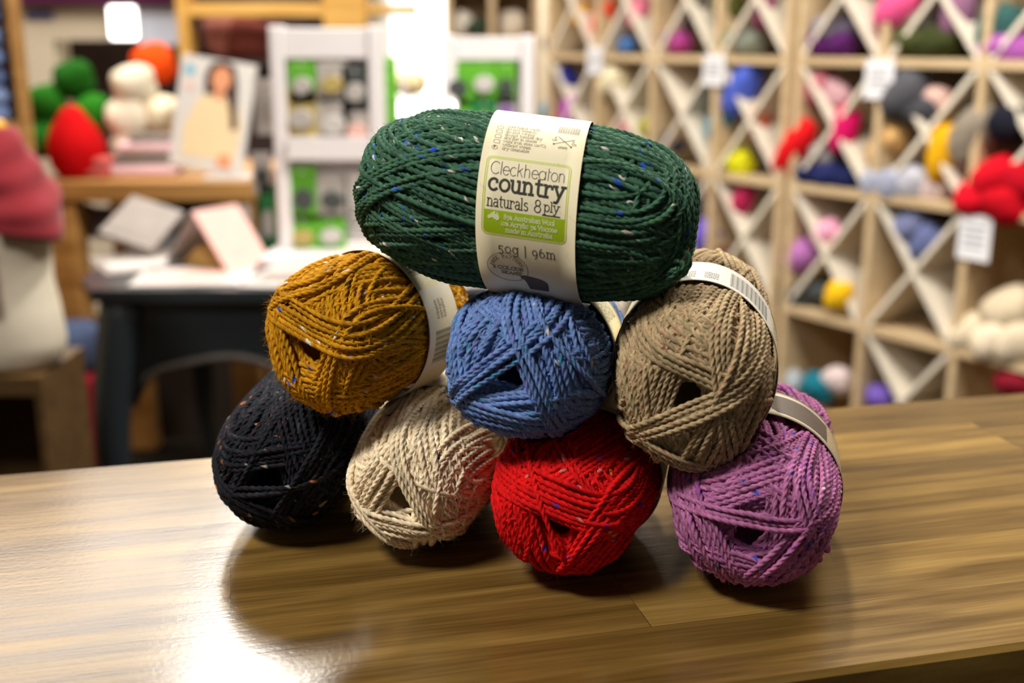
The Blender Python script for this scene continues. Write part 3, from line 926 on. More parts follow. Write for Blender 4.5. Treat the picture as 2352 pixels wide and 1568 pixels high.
paper_band(blue, r_blue, f_blue, -20.0, 14.0, prints=small_prints(blue, -20, 14, [
    ('sticker', -30, 24, -19.4, 13.4), ('lines', 28, 62, -17, 5)]))
paper_band(taupe, r_taupe, f_taupe, -27.0, 7.0, prints=small_prints(taupe, -27, 7, [
    ('sticker', -26, 62, -26.6, 6.4), ('digits', -14, -2, -22, -11), ('digits', 4, 14, -22, -11), ('bars', 22, 56, -23, -1), ('lines', 66, 88, -19, 3)]))
paper_band(black, r_black, f_black, 14, 46)
paper_band(cream, r_cream, f_cream, -6, 30, prints=small_prints(cream, -6, 30, [('lines', -50, 10, -2, 20)]))
paper_band(red, r_red, f_red, -6, 30)
paper_band(purple, r_purple, f_purple, -16, 18, prints=small_prints(purple, -16, 18, [
    ('ring', -14, 10, -14, 2), ('hat', 16, 52, -13, 14)]))
# ------------------------------------------------------------------ the shop counter
def counter_material():
    m = bpy.data.materials.new('varnished_stave_wood')
    m.use_nodes = True
    nt = m.node_tree
    b = nt.nodes['Principled BSDF']
    N, L = nt.nodes.new, nt.links.new
    tc = N('ShaderNodeTexCoord')
    br = N('ShaderNodeTexBrick')
    br.offset = .37; br.offset_frequency = 2; br.squash = 1
    br.inputs['Scale'].default_value = 1
    br.inputs['Brick Width'].default_value = .44
    br.inputs['Row Height'].default_value = .0475
    br.inputs['Mortar Size'].default_value = .0002
    br.inputs['Color1'].default_value = (0, 0, 0, 1); br.inputs['Color2'].default_value = (1, 1, 1, 1); br.inputs['Mortar'].default_value = (.1, .1, .1, 1)
    L(tc.outputs['Object'], br.inputs['Vector'])
    # long grain, shifted from stave to stave
    sh = N('ShaderNodeVectorMath'); sh.operation = 'MULTIPLY_ADD'
    sh.inputs[1].default_value = (7, 3, 11)
    L(br.outputs['Color'], sh.inputs[0]); L(tc.outputs['Object'], sh.inputs[2])
    def grain(scale, detail, dist):
        mp = N('ShaderNodeMapping'); mp.inputs['Scale'].default_value = scale
        nz = N('ShaderNodeTexNoise'); nz.inputs['Scale'].default_value = 1; nz.inputs['Detail'].default_value = detail; nz.inputs['Distortion'].default_value = dist
        L(sh.outputs['Vector'], mp.inputs['Vector']); L(mp.outputs['Vector'], nz.inputs['Vector'])
        return nz.outputs['Fac']
    g1 = grain((6, 75, 30), 5, .8)
    g2 = grain((22, 620, 200), 3, .3)
    g3 = grain((3.0, 22, 10), 2, .4)
    def mul(a, k, c=0.0):
        n = N('ShaderNodeMath'); n.operation = 'MULTIPLY_ADD'
        L(a, n.inputs[0]); n.inputs[1].default_value = k
        if isinstance(c, float): n.inputs[2].default_value = c
        else: L(c, n.inputs[2])
        return n.outputs[0]
    sep = N('ShaderNodeSeparateColor'); L(br.outputs['Color'], sep.inputs[0])
    f = mul(g1, .85, mul(g2, .35, mul(g3, .75, mul(sep.outputs[0], .26, -.62))))
    cr = N('ShaderNodeValToRGB')
    e = cr.color_ramp.elements
    e[0].position, e[0].color = .18, (*srgb(54, 38, 15), 1)
    e[1].position, e[1].color = .85, (*srgb(146, 116, 60), 1)
    k = e.new(.5); k.color = (*srgb(102, 77, 36), 1)
    L(f, cr.inputs['Fac']); L(cr.outputs['Color'], b.inputs['Base Color'])
    rg = N('ShaderNodeMapRange'); rg.inputs['To Min'].default_value = .15; rg.inputs['To Max'].default_value = .25
    L(g1, rg.inputs['Value']); L(rg.outputs['Result'], b.inputs['Roughness'])
    sc = N('ShaderNodeTexNoise'); sc.inputs['Scale'].default_value = 420; sc.inputs['Detail'].default_value = 2
    L(tc.outputs['Object'], sc.inputs['Vector'])
    bh = mul(g2, .5, mul(sc.outputs['Fac'], .5))
    bp = N('ShaderNodeBump'); bp.inputs['Strength'].default_value = .10; bp.inputs['Distance'].default_value = .001
    L(bh, bp.inputs['Height']); L(bp.outputs['Normal'], b.inputs['Normal'])
    b.inputs['Specular IOR Level'].default_value = .5
    return m
CW = counter_material()
DARKWOOD = wood('dark_counter_front_wood', (58, 38, 18), (92, 64, 30), .45, 4, 60)
# back edge runs through (-.276,.571) and (.34,.719); local +X along it
ang = math.atan2(.719 - .571, .34 + .276)
ct_ = thing('shop_counter', 'narrow brown stave-wood shop counter under the yarn stack', 'counter', (.0, .637, FLOOR), ang)
w_ = .284
MB().box((-1.5, -w_, -FLOOR - .032), (1.9, 0, -FLOOR), bev=.0022).build('counter_top', CW, ct_)
MB().box((-1.46, -w_ + .03, 0), (1.86, -.03, -FLOOR - .0325)).build('counter_base', DARKWOOD, ct_)
# ------------------------------------------------------------------ room shell
CARPET = mat('dark_carpet', (26, 20, 14), .9, .1, var=.2, scale=60)
CREAMW = mat('cream_wall_paint', (214, 200, 176), .8, .2, var=.03, scale=4)
WHITEC = mat('white_ceiling', (225, 222, 214), .9, .1, var=.02, scale=4)
struct(MB().box((-3.2, -1.6, FLOOR - .05), (3.2, 7.05, FLOOR)).build('floor', CARPET))
struct(MB().box((-3.2, -1.6, CEIL), (3.2, 7.05, CEIL + .05)).build('ceiling', WHITEC))
struct(MB().box((-3.2, 7.0, FLOOR), (3.2, 7.05, CEIL)).build('wall_back', CREAMW))
struct(MB().box((-3.25, -1.6, FLOOR), (-3.2, 7.05, CEIL)).build('wall_left', CREAMW))
struct(MB().box((3.2, -1.6, FLOOR), (3.25, 7.05, CEIL)).build('wall_right', CREAMW))
FRAMEW = mat('white_lamp_frame', (235, 235, 232), .5, var=.01)
DIFF = mat('lit_lamp_diffuser', (255, 246, 228), .5, var=.0, emit=3.0)
for x, y, sx, sy, wts, lab in LAMPS:
    t = thing('ceiling_light', lab, 'ceiling light', (x, y, CEIL))
    fr = MB()
    for a, b_ in (((-sx / 2 - .03, -sy / 2 - .03, -.045), (-sx / 2, sy / 2 + .03, 0)), ((sx / 2, -sy / 2 - .03, -.045), (sx / 2 + .03, sy / 2 + .03, 0)),
                  ((-sx / 2, -sy / 2 - .03, -.045), (sx / 2, -sy / 2, 0)), ((-sx / 2, sy / 2, -.045), (sx / 2, sy / 2 + .03, 0))):
        fr.box(a, b_)
    fr.build('lamp_frame', FRAMEW, t)
    MB().box((-sx / 2, -sy / 2, -.03), (sx / 2, sy / 2, -.02)).build('diffuser', DIFF, t)
    ld = bpy.data.lights.new('ceiling_lamp', 'AREA')
    ld.shape = 'RECTANGLE'; ld.size = sx; ld.size_y = sy
    ld.energy = wts; ld.color = (.90, .93, 1.0) if 'wide soft' in lab else (1.0, .955, .885)
    lo = bpy.data.objects.new('ceiling_lamp', ld); COL.objects.link(lo)
    lo.parent = t; lo.location = (0, 0, -.05)
# ------------------------------------------------------------------ lattice shelves on the right
OAK = wood('pale_oak_board', (188, 160, 120), (214, 190, 152), .5, 3, 40)
OAKD = wood('oak_back_board', (150, 120, 82), (176, 146, 106), .6, 3, 30)
WHITEB = mat('off_white_divider_board', (226, 216, 198), .5, .35, var=.03)
CARDW = mat('white_price_card', (236, 236, 240), .45, .4, var=.01)
CARDI = mat('grey_card_print', (150, 150, 158), .5, .3, var=.02)
SX, SY = .555, -.832                        # along the shelves, towards the right and the lens
SROT = math.atan2(SY, SX)
SO = Vector((.745, 3.10, 0))                # foot of the double upright
CWD, DEP, TH_ = .279, .30, .02
ROWS = [-.83, -.495, -.155, .175, .505, .835]
def shelf_pt(u, v, w):
    """u to the right along the front, v height, w depth behind the front."""
    return Vector((SO.x + u * SX + w * .832, SO.y + u * SY + w * .555, v))
def shelf_unit(u0, ncol, label, plain):
    t = thing('lattice_shelf', label, 'shelf unit', (*shelf_pt(u0, 0, 0).xy, FLOOR), SROT)
    Z = -FLOOR
    wid = ncol * CWD
    MB().box((0, DEP - .012, .02), (wid, DEP, ROWS[-1] + Z)).build('back_panel', OAKD, t)
    MB().box((0, .02, 0), (wid, DEP - .012, ROWS[0] + Z - TH_ / 2)).build('plinth', OAKD, t)
    for c in range(ncol + 1):
        x = c * CWD
        a, b = (x, x + TH_) if c == 0 else ((x - TH_, x) if c == ncol else (x - TH_ / 2, x + TH_ / 2))
        MB().box((a, 0, ROWS[0] + Z + TH_ / 2 if 0 else .0), (b, DEP - .0125, ROWS[-1] + Z), bev=.001).build('upright', OAK, t)
    for z in ROWS:
        for c in range(ncol):
            a = c * CWD + (TH_ if c == 0 else TH_ / 2); b = (c + 1) * CWD - (TH_ if c == ncol - 1 else TH_ / 2)
            MB().box((a, .001, z + Z - TH_ / 2), (b, DEP - .0125, z + Z + TH_ / 2)).build('shelf_board', OAK, t)
    for r in range(len(ROWS) - 1):
        for c in range(ncol):
            if (c, r) in plain: continue
            x0, x1 = c * CWD + TH_ * .8, (c + 1) * CWD - TH_ * .8
            z0, z1 = ROWS[r] + Z + TH_ * .55, ROWS[r + 1] + Z - TH_ * .55
            h = .006
            d = Vector((x1 - x0, z1 - z0)).normalized(); nx, nz = -d.y * h, d.x * h
            MB().prism([(x0 - nx, z0 - nz), (x1 - nx, z1 - nz), (x1 + nx, z1 + nz), (x0 + nx, z0 + nz)], .003, DEP - .014,
                       lambda a, b, q: Vector((a, q, b))).build('diagonal_divider', WHITEB, t)
            MB().prism([(x0 + nx, z1 - nz), (x0 - nx, z1 + nz), (x1 - nx, z0 + nz), (x1 + nx, z0 - nz)], .0035, DEP - .0145,
                       lambda a, b, q: Vector((a, q, b))).build('diagonal_divider', WHITEB, t)
    return t
shelf_unit(-4 * CWD - .012, 4, 'pale wooden lattice shelf unit farther from the counter', set())
shelf_unit(.012, 4, 'pale wooden lattice shelf unit nearer the counter, right of the double upright', {(2, 0), (2, 1), (0, 0), (3, 0), (3, 1)})

# price cards clipped to the shelf fronts
def price_card(u, v, w, h, label):
    t = thing('price_card', label, 'price card', tuple(shelf_pt(u, v, -.004)), SROT, group='white price cards on the lattice shelves')
    MB().box((-w / 2, -.0022, -h / 2), (w / 2, -.0008, h / 2)).build('card', CARDW, t)
    m = MB()
    for k in range(4):
        m.box((-w * .36, -.0027, h * (.24 - .15 * k) - .003), (w * (.34 - .05 * (k % 2)), -.0023, h * (.24 - .15 * k) + .003))
    m.build('print', CARDI, t)
price_card(-3 * CWD - .012, .165, .078, .085, 'white price card on the far unit, third shelf joint left of the double upright')
price_card(-1 * CWD - .012, .145, .085, .085, 'white price card on the far unit, first shelf joint left of the double upright')
price_card(1 * CWD + .012, .135, .085, .095, 'bright white price card on the first shelf joint right of the double upright')
price_card(2 * CWD + .04, -.215, .085, .105, 'white price card under the bright red yarn on the nearer unit')

# ------------------------------------------------------------------ yarn on the shelves: small wound balls with a lumpy, grooved surface
YM = {}
def yarn_colour(c):
    if c not in YM:
        YM[c] = mat('wool_%d_%d_%d' % c, c, .9, .12, var=.22, scale=90)
    return YM[c]
_rng = np.random.default_rng(4)
def wool_ball(label, c, loc, rx, ry=None, rz=None, rot=0.0, lean=0.0, group=None, name='yarn_ball', cat='yarn ball'):
    """Ball of yarn: long axis rx turned by rot about the vertical and leaned by lean."""
    ry = ry or rx; rz = rz or rx
    na, nl = 40, 26
    ph = _rng.uniform(0, 6.28, 6)
    A, T = np.meshgrid(np.linspace(0, 2 * np.pi, na, endpoint=False), np.linspace(-np.pi / 2, np.pi / 2, nl))
    e = .82
    ca = np.cos(T)
    x = np.sign(np.sin(T)) * np.abs(np.sin(T)) ** e
    y = np.abs(ca) ** e * np.cos(A); z = np.abs(ca) ** e * np.sin(A)
    k = 1 + .04 * np.sin(3 * A + ph[0] + 2 * x) + .03 * np.sin(2 * A - 3 * x + ph[1])
    k = k + .022 * np.sin(9 * A + 10 * x + ph[2]) * np.abs(ca) + .02 * np.sin(7 * A - 12 * x + ph[3]) * np.abs(ca)
    k = k * (1 - .10 * np.exp(-(ca / .3) ** 2))
    V = np.stack([x * rx * k, y * ry * k, z * rz * k], -1).reshape(-1, 3)
    cl, sl = math.cos(lean), math.sin(lean)
    V = np.stack([V[:, 0] * cl - V[:, 2] * sl, V[:, 1], V[:, 0] * sl + V[:, 2] * cl], 1)
    I, J = np.meshgrid(np.arange(nl - 1), np.arange(na), indexing='ij')
    J2 = (J + 1) % na
    F = np.stack([I * na + J, I * na + J2, (I + 1) * na + J2, (I + 1) * na + J], -1).reshape(-1, 4)
    o = link(name, raw_mesh(name, V, F[:, ::-1]), yarn_colour(c), None, tuple(loc), rot)
    return tag(o, label, cat, group)
def on_shelf(px, py, w):
    """Point on the plane w behind the shelf front that the photo shows at (px, py)."""
    d = at(px, py, 1.0) - Vector((0, 0, CAMH))
    n = Vector((.832, .555, 0)); p0 = shelf_pt(0, 0, w)
    k = (p0 - Vector((0, 0, CAMH))).dot(n) / d.dot(n)
    return Vector((0, 0, CAMH)) + d * k
SG = 'yarn in the lattice shelves'
for px, py, r, el, ln, c, w, lab in [
    (1333, 30, .036, 1.3, 60, (232, 178, 40), .10, 'golden yellow yarn ball high in the far unit'),
    (1385, 38, .034, 1.9, 60, (226, 66, 40), .09, 'orange red yarn leaning on a divider high in the far unit'),
    (1466, 26, .036, 1.5, 80, (226, 128, 150), .10, 'soft pink yarn ball high in the far unit'),
    (1276, 100, .040, 1.2, 0, (126, 120, 124), .10, 'grey yarn ball above the navy yarn in the far unit'),
    (1440, 105, .026, 1.3, 0, (70, 110, 168), .10, 'steel blue yarn ball beside the shelf joint, below the soft pink yarn'),
    (1521, 92, .036, 1.1, 0, (96, 80, 150), .11, 'violet yarn ball left of the magenta ball'),
    (1562, 96, .036, 1.1, 0, (168, 66, 136), .10, 'magenta yarn ball right of the violet ball in the far unit'),
    (1600, 35, .036, 1.4, 70, (62, 50, 56), .12, 'dark plum grey yarn ball high in the far unit'),
    (1672, 14, .040, 1.3, 0, (84, 86, 40), .12, 'dark olive yarn ball at the top of the far unit'),
    (1672, 96, .038, 1.2, 0, (128, 136, 112), .10, 'sage green yarn ball beside its grey green twin, farther from the double upright'),
    (1722, 98, .038, 1.2, 0, (120, 124, 112), .10, 'grey green yarn ball next to the double upright'),
    (1758, 30, .032, 1.5, 70, (136, 70, 96), .10, 'dusky plum yarn ball left of the double upright'),
    (1303, 180, .038, 1.3, -50, (40, 44, 120), .10, 'navy blue yarn ball under the grey ball in the far unit'),
    (1265, 255, .036, 1.1, 0, (64, 142, 176), .08, 'teal blue yarn ball left of the bright violet ball'),
    (1318, 255, .044, 1.4, 70, (176, 30, 186), .09, 'bright violet yarn ball right of the teal blue ball'),
    (1287, 294, .036, 1.1, 0, (176, 70, 76), .08, 'dull red yarn ball peeping over the green ball sleeve'),
    (1410, 186, .050, 1.2, 30, (228, 216, 180), .09, 'large cream yarn ball right of the far price card'),
    (1448, 296, .034, 1.2, 80, (222, 150, 156), .09, 'salmon pink yarn ball above the green ball'),
    (1497, 292, .038, 1.3, 30, (156, 152, 60), .10, 'olive green yarn ball above the green ball'),
    (1545, 326, .036, 1.2, 0, (64, 64, 84), .11, 'slate yarn ball behind a far divider, right of the olive green ball'),
    (1705, 206, .044, 2.0, 58, (78, 98, 196), .08, 'royal blue yarn lying on a divider left of the double upright'),
    (1652, 282, .036, 1.7, 56, (70, 144, 168), .10, 'turquoise yarn resting on a divider below the royal blue yarn'),
    (1742, 282, .034, 1.5, 80, (170, 88, 66), .10, 'rust brown yarn ball left of the double upright'),
    (1700, 374, .040, 1.1, 0, (206, 204, 30), .09, 'lime yellow yarn ball on the middle shelf'),
    (1705, 462, .032, 1.8, 56, (176, 40, 84), .09, 'crimson yarn leaning on a divider below the lime yellow ball'),
    (1628, 540, .046, 1.2, 70, (104, 84, 186), .08, 'blue violet yarn ball behind the end of the green ball'),
    (1655, 590, .034, 1.2, 0, (96, 40, 50), .10, 'dark maroon yarn ball above the taupe ball'),
    (1880, 100, .036, 1.1, 0, (84, 30, 92), .08, 'deep purple yarn ball next to its neighbour, nearer the double upright'),
    (1935, 104, .036, 1.1, 0, (76, 28, 86), .08, 'deep purple yarn ball under a divider, farther from the double upright'),
    (1897, 66, .036, 1.3, 0, (128, 122, 130), .10, 'pale grey yarn ball above the deep purple balls'),
    (1941, 68, .030, 1.3, 0, (96, 88, 104), .11, 'grey violet yarn ball above the deep purple balls'),
    (2062, 18, .048, 1.3, 60, (222, 84, 136), .08, 'hot pink yarn ball at the top of the nearer unit'),
    (2100, 92, .042, 1.3, 0, (64, 70, 36), .09, 'moss green yarn ball left of its darker twin'),
    (2164, 96, .040, 1.3, 0, (54, 60, 30), .09, 'dark moss green yarn ball under a divider'),
    (2120, 56, .036, 1.3, 0, (120, 112, 100), .12, 'grey brown yarn ball above the moss green balls'),
    (2202, 30, .040, 1.5, 80, (132, 92, 120), .10, 'mauve yarn ball at the top of the nearer unit'),
    (2296, 66, .046, 1.3, 60, (50, 86, 84), .10, 'dark teal yarn ball near the top corner'),
    (2296, 112, .040, 1.2, 0, (158, 88, 158), .08, 'lilac purple yarn ball left of its neighbour near the top corner'),
    (2346, 118, .040, 1.2, 0, (150, 80, 150), .08, 'lilac purple yarn ball cut off by the frame edge'),
    (1880, 200, .040, 1.4, 40, (180, 104, 116), .10, 'dusty rose yarn ball above the long red yarn'),
    (1925, 214, .032, 1.4, -40, (190, 150, 156), .10, 'pale rose yarn ball beside the dusty rose ball'),
    (1826, 342, .040, 2.4, 58, (214, 22, 28), .06, 'long bright red yarn lying on a divider beside the double upright'),
    (1940, 298, .036, 1.9, 78, (206, 20, 96), .07, 'crimson pink yarn standing on end in the nearer unit'),
    (1860, 398, .036, 1.1, 0, (28, 34, 78), .07, 'navy yarn ball on the shelf below the long red yarn'),
    (1905, 404, .038, 1.1, 0, (32, 38, 84), .07, 'navy yarn ball in the middle of the navy row'),
    (1948, 412, .034, 1.1, 0, (26, 32, 72), .08, 'navy yarn ball below the crimson pink yarn'),
    (1896, 356, .038, 1.2, 0, (140, 136, 136), .10, 'light grey yarn ball above the navy row'),
    (2085, 212, .056, 1.3, 60, (82, 82, 88), .08, 'large charcoal yarn ball under the bright price card'),
    (2122, 250, .044, 1.2, 0, (70, 70, 76), .09, 'charcoal yarn ball wedged in a divider crossing'),
    (2152, 228, .034, 1.2, 0, (206, 170, 160), .10, 'pale peach yarn ball beside the charcoal yarn'),
    (2044, 314, .038, 1.1, 0, (214, 170, 110), .10, 'wheat coloured yarn ball above the lavender row'),
    (2024, 352, .034, 1.2, 0, (196, 160, 110), .12, 'sand yellow yarn ball below the wheat coloured ball'),
    (2168, 350, .040, 1.9, 84, (214, 160, 20), .07, 'golden mustard yarn standing on end beside an upright'),
    (2012, 418, .038, 1.1, 60, (160, 164, 182), .06, 'lavender grey yarn ball at the left of the lavender row'),
    (2056, 424, .040, 1.1, 60, (150, 154, 174), .06, 'lavender grey yarn ball in the middle of the lavender row'),
    (2102, 420, .040, 1.1, 60, (176, 176, 186), .07, 'silver grey yarn ball in the lavender row'),
    (2146, 436, .036, 1.1, 60, (196, 176, 172), .09, 'pinkish grey yarn ball at the right of the lavender row'),
    (2244, 310, .058, 1.5, 60, (136, 126, 112), .10, 'grey brown yarn bundle left of the black ball'),
    (2318, 282, .044, 1.0, 0, (28, 28, 40), .06, 'round black yarn ball near the right edge'),
    (2290, 412, .052, 1.2, 40, (190, 10, 30), .06, 'bright red yarn ball on top of the red heap'),
    (2250, 458, .048, 1.2, 0, (198, 12, 34), .05, 'bright red yarn ball at the left of the red heap'),
    (2312, 466, .052, 1.2, 0, (180, 8, 26), .05, 'bright red yarn ball in front of the red heap'),
    (2346, 416, .050, 1.2, 0, (170, 8, 28), .07, 'bright red yarn ball cut off by the frame edge'),
    (1897, 536, .034, 1.4, 40, (226, 158, 184), .08, 'baby pink yarn ball where two dividers cross'),
    (1838, 588, .042, 1.3, 50, (176, 112, 176), .09, 'lilac yarn ball below the baby pink ball'),
    (1928, 680, .038, 1.15, 80, (226, 178, 24), .03, 'bright yellow yarn ball on the edge of the lower shelf'),
    (1834, 678, .046, 1.3, 0, (60, 64, 66), .10, 'dark grey yarn ball left of the bright yellow ball'),
    (1880, 668, .044, 1.3, 0, (72, 76, 76), .12, 'smoky grey yarn ball behind the bright yellow ball'),
    (2092, 520, .040, 1.3, 30, (110, 116, 150), .09, 'slate blue yarn ball left of its neighbour below the lavender row'),
    (2130, 556, .040, 1.3, 60, (96, 104, 146), .09, 'denim grey yarn ball low against the divider, below the lavender row'),
    (2232, 766, .050, 1.1, 40, (216, 200, 172), .09, 'ivory yarn ball at the left of the ivory heap'),
    (2290, 782, .054, 1.1, 40, (222, 206, 180), .07, 'ivory yarn ball in front of the ivory heap'),
    (2342, 790, .052, 1.1, 40, (212, 196, 170), .07, 'ivory yarn ball cut off by the frame edge'),
    (2322, 716, .056, 1.2, 30, (200, 184, 156), .11, 'ivory yarn ball on top of the ivory heap'),
    (1812, 876, .042, 1.2, 0, (176, 184, 190), .10, 'pale blue grey yarn ball behind the purple ball'),
    (1880, 890, .044, 1.2, 0, (24, 104, 122), .07, 'petrol blue yarn ball on the lowest visible shelf'),
    (1926, 872, .038, 1.2, 0, (208, 190, 188), .10, 'pale pink yarn ball right of the petrol blue ball'),
    (2022, 912, .034, 1.2, 0, (108, 84, 168), .08, 'small purple yarn ball at the counter edge'),
    (2344, 872, .048, 1.2, 0, (140, 28, 46), .10, 'dark red yarn ball at the right edge above the counter'),
]:
    p = on_shelf(px, py, w * .5)
    wool_ball(lab, c, p, r * el, r, r, SROT, D(ln), SG)

# ------------------------------------------------------------------ black table with curved legs
BLACKL = mat('black_satin_lacquer', (38, 45, 50), .30, .5, var=.15, scale=14)
TX0, TX1, TY0, TY1, TZ = -.755, .06, 1.98, 2.62, -.205
tb = thing('black_table', 'black lacquered table with curved legs behind the counter', 'table', ((TX0 + TX1) / 2, (TY0 + TY1) / 2, FLOOR))
ox, oy = (TX0 + TX1) / 2, (TY0 + TY1) / 2
hw, hd, hz = (TX1 - TX0) / 2, (TY1 - TY0) / 2, TZ - FLOOR
outl = [(-hw, -hd), (hw, -hd), (hw, hd), (-hw, hd), (-hw - .05, hd * .7), (-hw - .075, 0), (-hw - .05, -hd * .7)]
MB().prism(outl, hz - .022, hz, lambda a, b, d: Vector((a, b, d))).build('table_top', BLACKL, tb)
def apron_profile(w, h=.158):
    p = [(-w, 0)]
    p += [(w, 0), (w, -h * 1.25)]
    for i in range(0, 25):
        x = w - .02 - (2 * w - .04) * i / 24
        s_ = abs(x) / w
        p.append((x, -h * (.80 + .22 * math.cos(s_ * 2 * math.pi) * (1 - s_) + 1.1 * s_ ** 16)))
    p.append((-w, -h * 1.25))
    return p
MB().prism(apron_profile(hw - .03), -hd + .03, -hd + .05, lambda a, b, d: Vector((a, d, hz - .0225 + b))).build('apron', BLACKL, tb)
MB().prism(apron_profile(hw - .03), hd - .05, hd - .03, lambda a, b, d: Vector((a, d, hz - .0225 + b))).build('apron', BLACKL, tb)
BEADM = mat('worn_grey_lacquer_edge', (92, 86, 82), .45, .4, var=.15, scale=30)  # lighter grey paints the highlight along the bevelled apron edge
bead = [(x, -hd + .028, hz - .0225 + z) for x, z in apron_profile(hw - .03)[3:-1]]
MB().tube(bead, .0075, 8).build('apron_bead', BEADM, tb, smooth=True)
for sx in (-1, 1):
    MB().prism(apron_profile(hd - .055), sx * (hw - .04) - .01, sx * (hw - .04) + .01, lambda a, b, d: Vector((d, a, hz - .0225 + b))).build('apron', BLACKL, tb)
for sx in (-1, 1):
    for sy in (-1, 1):
        pts, rad = [], []
        for i in range(22):
            q = i / 21
            z = (hz - .025) * (1 - q)
            bow = .035 * math.sin(min(1, q * 1.15) * math.pi * 1.0) - .05 * max(0, q - .55) + .09 * max(0, q - .82)
            pts.append((sx * (hw - .045 + bow), sy * (hd - .045 + bow), z + .002))
            rad.append(.026 * (1 - q) ** 1.2 + .017 + .012 * max(0, q - .9) * 10)
        MB().tube(pts, rad, 12).build('leg', BLACKL, tb, smooth=True)

rl = MB().lathe([(.02, 0), (.05, .003), (.052, .25), (.050, .37), (.044, .394), (.012, .399)], 24)
tag(rl.build('cloth_roll', mat('rose_red_cloth', (190, 40, 62), .85, .15, var=.15, scale=30), None, (at(205, 900, 2.72).x, 2.66, FLOOR), smooth=True), 'rose red roll of cloth standing behind the left leg of the black table', 'cloth roll')
wool_ball('blue grey wool bundle on top of the rose red cloth roll', (76, 88, 118), (at(205, 900, 2.72).x, 2.66, FLOOR + .399 + .062), .075, .06, .066, .2, name='wool_bundle')  # added bundle whose blue grey stands for the reflection on the table side
PAPW = mat('white_printed_paper', (196, 190, 186), .5, .3, var=.04, scale=30)
PAPP = mat('pink_printed_paper', (222, 176, 166), .5, .3, var=.15, scale=40)
PAPG = mat('grey_printed_paper', (146, 136, 129), .5, .3, var=.18, scale=24)
PAPB = mat('tan_printed_paper', (190, 150, 84), .5, .3, var=.15, scale=30)
GREENP = mat('green_packet_print', (96, 170, 48), .4, .4, var=.35, scale=40)
DGREEN = mat('dark_green_packet_print', (38, 120, 66), .4, .4, var=.3, scale=40)
TANP = mat('tan_packet_print', (176, 156, 92), .45, .4, var=.2, scale=40)
GREYP = mat('grey_packet_print', (178, 172, 166), .4, .4, var=.2, scale=50)
DARKP = mat('dark_packet_print', (70, 74, 72), .4, .4, var=.3, scale=50)
PURP = mat('purple_packet_print', (120, 60, 160), .4, .4, var=.2, scale=50)
RACKW = mat('white_rack_enamel', (228, 222, 222), .4, .4, var=.02)
def sheet(name, label, m1, m2, c, w, d, rotz, group, stack=.004, cat='leaflet'):
    t = thing(name, label, cat, c, rotz, group)
    MB().box((-w / 2, -d / 2, .0005), (w / 2, d / 2, stack), bev=.0006).build('page_block', m1, t)
    MB().box((-w * .42, -d * .36, stack), (w * .30, d * .12, stack + .0006)).build('cover_picture', m2, t)
    return t
z_ = TZ
LG = 'leaflets on the black table'
sheet('pattern_leaflet', 'white leaflet with red corner at the front of the black table', PAPW, PAPP, (-.60, 2.11, z_), .21, .20, .1, LG)
sheet('pattern_leaflet', 'greyish white leaflet in the middle of the black table', PAPW, PAPG, (-.40, 2.10, z_), .17, .22, -.15, LG)
sheet('pattern_leaflet', 'white leaflet under the white rack', PAPW, GREYP, (-.18, 2.11, z_), .20, .23, .05, LG)
sheet('pattern_leaflet', 'pale leaflet behind the blue and mustard balls', PAPW, PAPG, (-.03, 2.12, z_), .09, .22, .0, LG)
sheet('pattern_leaflet', 'grey leaflet at the rounded end of the black table', PAPG, PAPW, (-.735, 2.24, z_), .19, .20, .5, LG)
# leaning grey book
def leaning(name, label, m1, m2, base, w, h, rotz, lean, roll, group=None, thick=.012, cat='book'):
    t = thing(name, label, cat, base, rotz, group)
    M = Matrix.Rotation(-lean, 4, 'X') @ Matrix.Rotation(roll, 4, 'Y')
    up = Matrix.Translation((0, 0, abs(math.sin(roll)) * w / 2 + thick * abs(math.sin(lean)) + .001))
    MB().box((-w / 2, 0, 0), (w / 2, thick, h), M=up @ M, bev=.001).build('page_block', m1, t)
    MB().box((-w * .38, -.0012, h * .16), (w * .38, -.0003, h * .62), M=up @ M).build('cover_picture', m2, t)
    return t, up @ M
leaning('pattern_book', 'grey pattern book leaning back on the black table, tilted to the right', PAPG, PAPG, (-.79, 2.28, TZ), .125, .125, .1, D(56), D(26))
t = thing('tent_card', 'pink and white folded card standing like a tent on the table', 'folded card', (-.585, 2.22, TZ), -.55)
for sgn, m in ((-1, PAPW), (1, PAPP)):
    M = Matrix.Translation((0, 0, .113)) @ Matrix.Rotation(sgn * -D(38), 4, 'Y')
    MB().box((-.0015, -.06, -.138), (.0015, .06, 0), M=M).build('card_flap', m, t)
MB().prism([(-.05, .004), (.05, .004), (0, .045)], -.05, .05, lambda a, b, d: Vector((a, d, b))).build('card_base', PAPB, t)
wool_ball('dark blue wool scrap beside the tent card on the black table', (60, 66, 120), (-.395, 2.34, TZ + .028), .045, .03, .028, .3)
leaning('pattern_book', 'small tan pattern book behind the tent card', PAPW, TANP, (-.575, 2.36, TZ), .06, .085, -.2, D(22), D(-14))

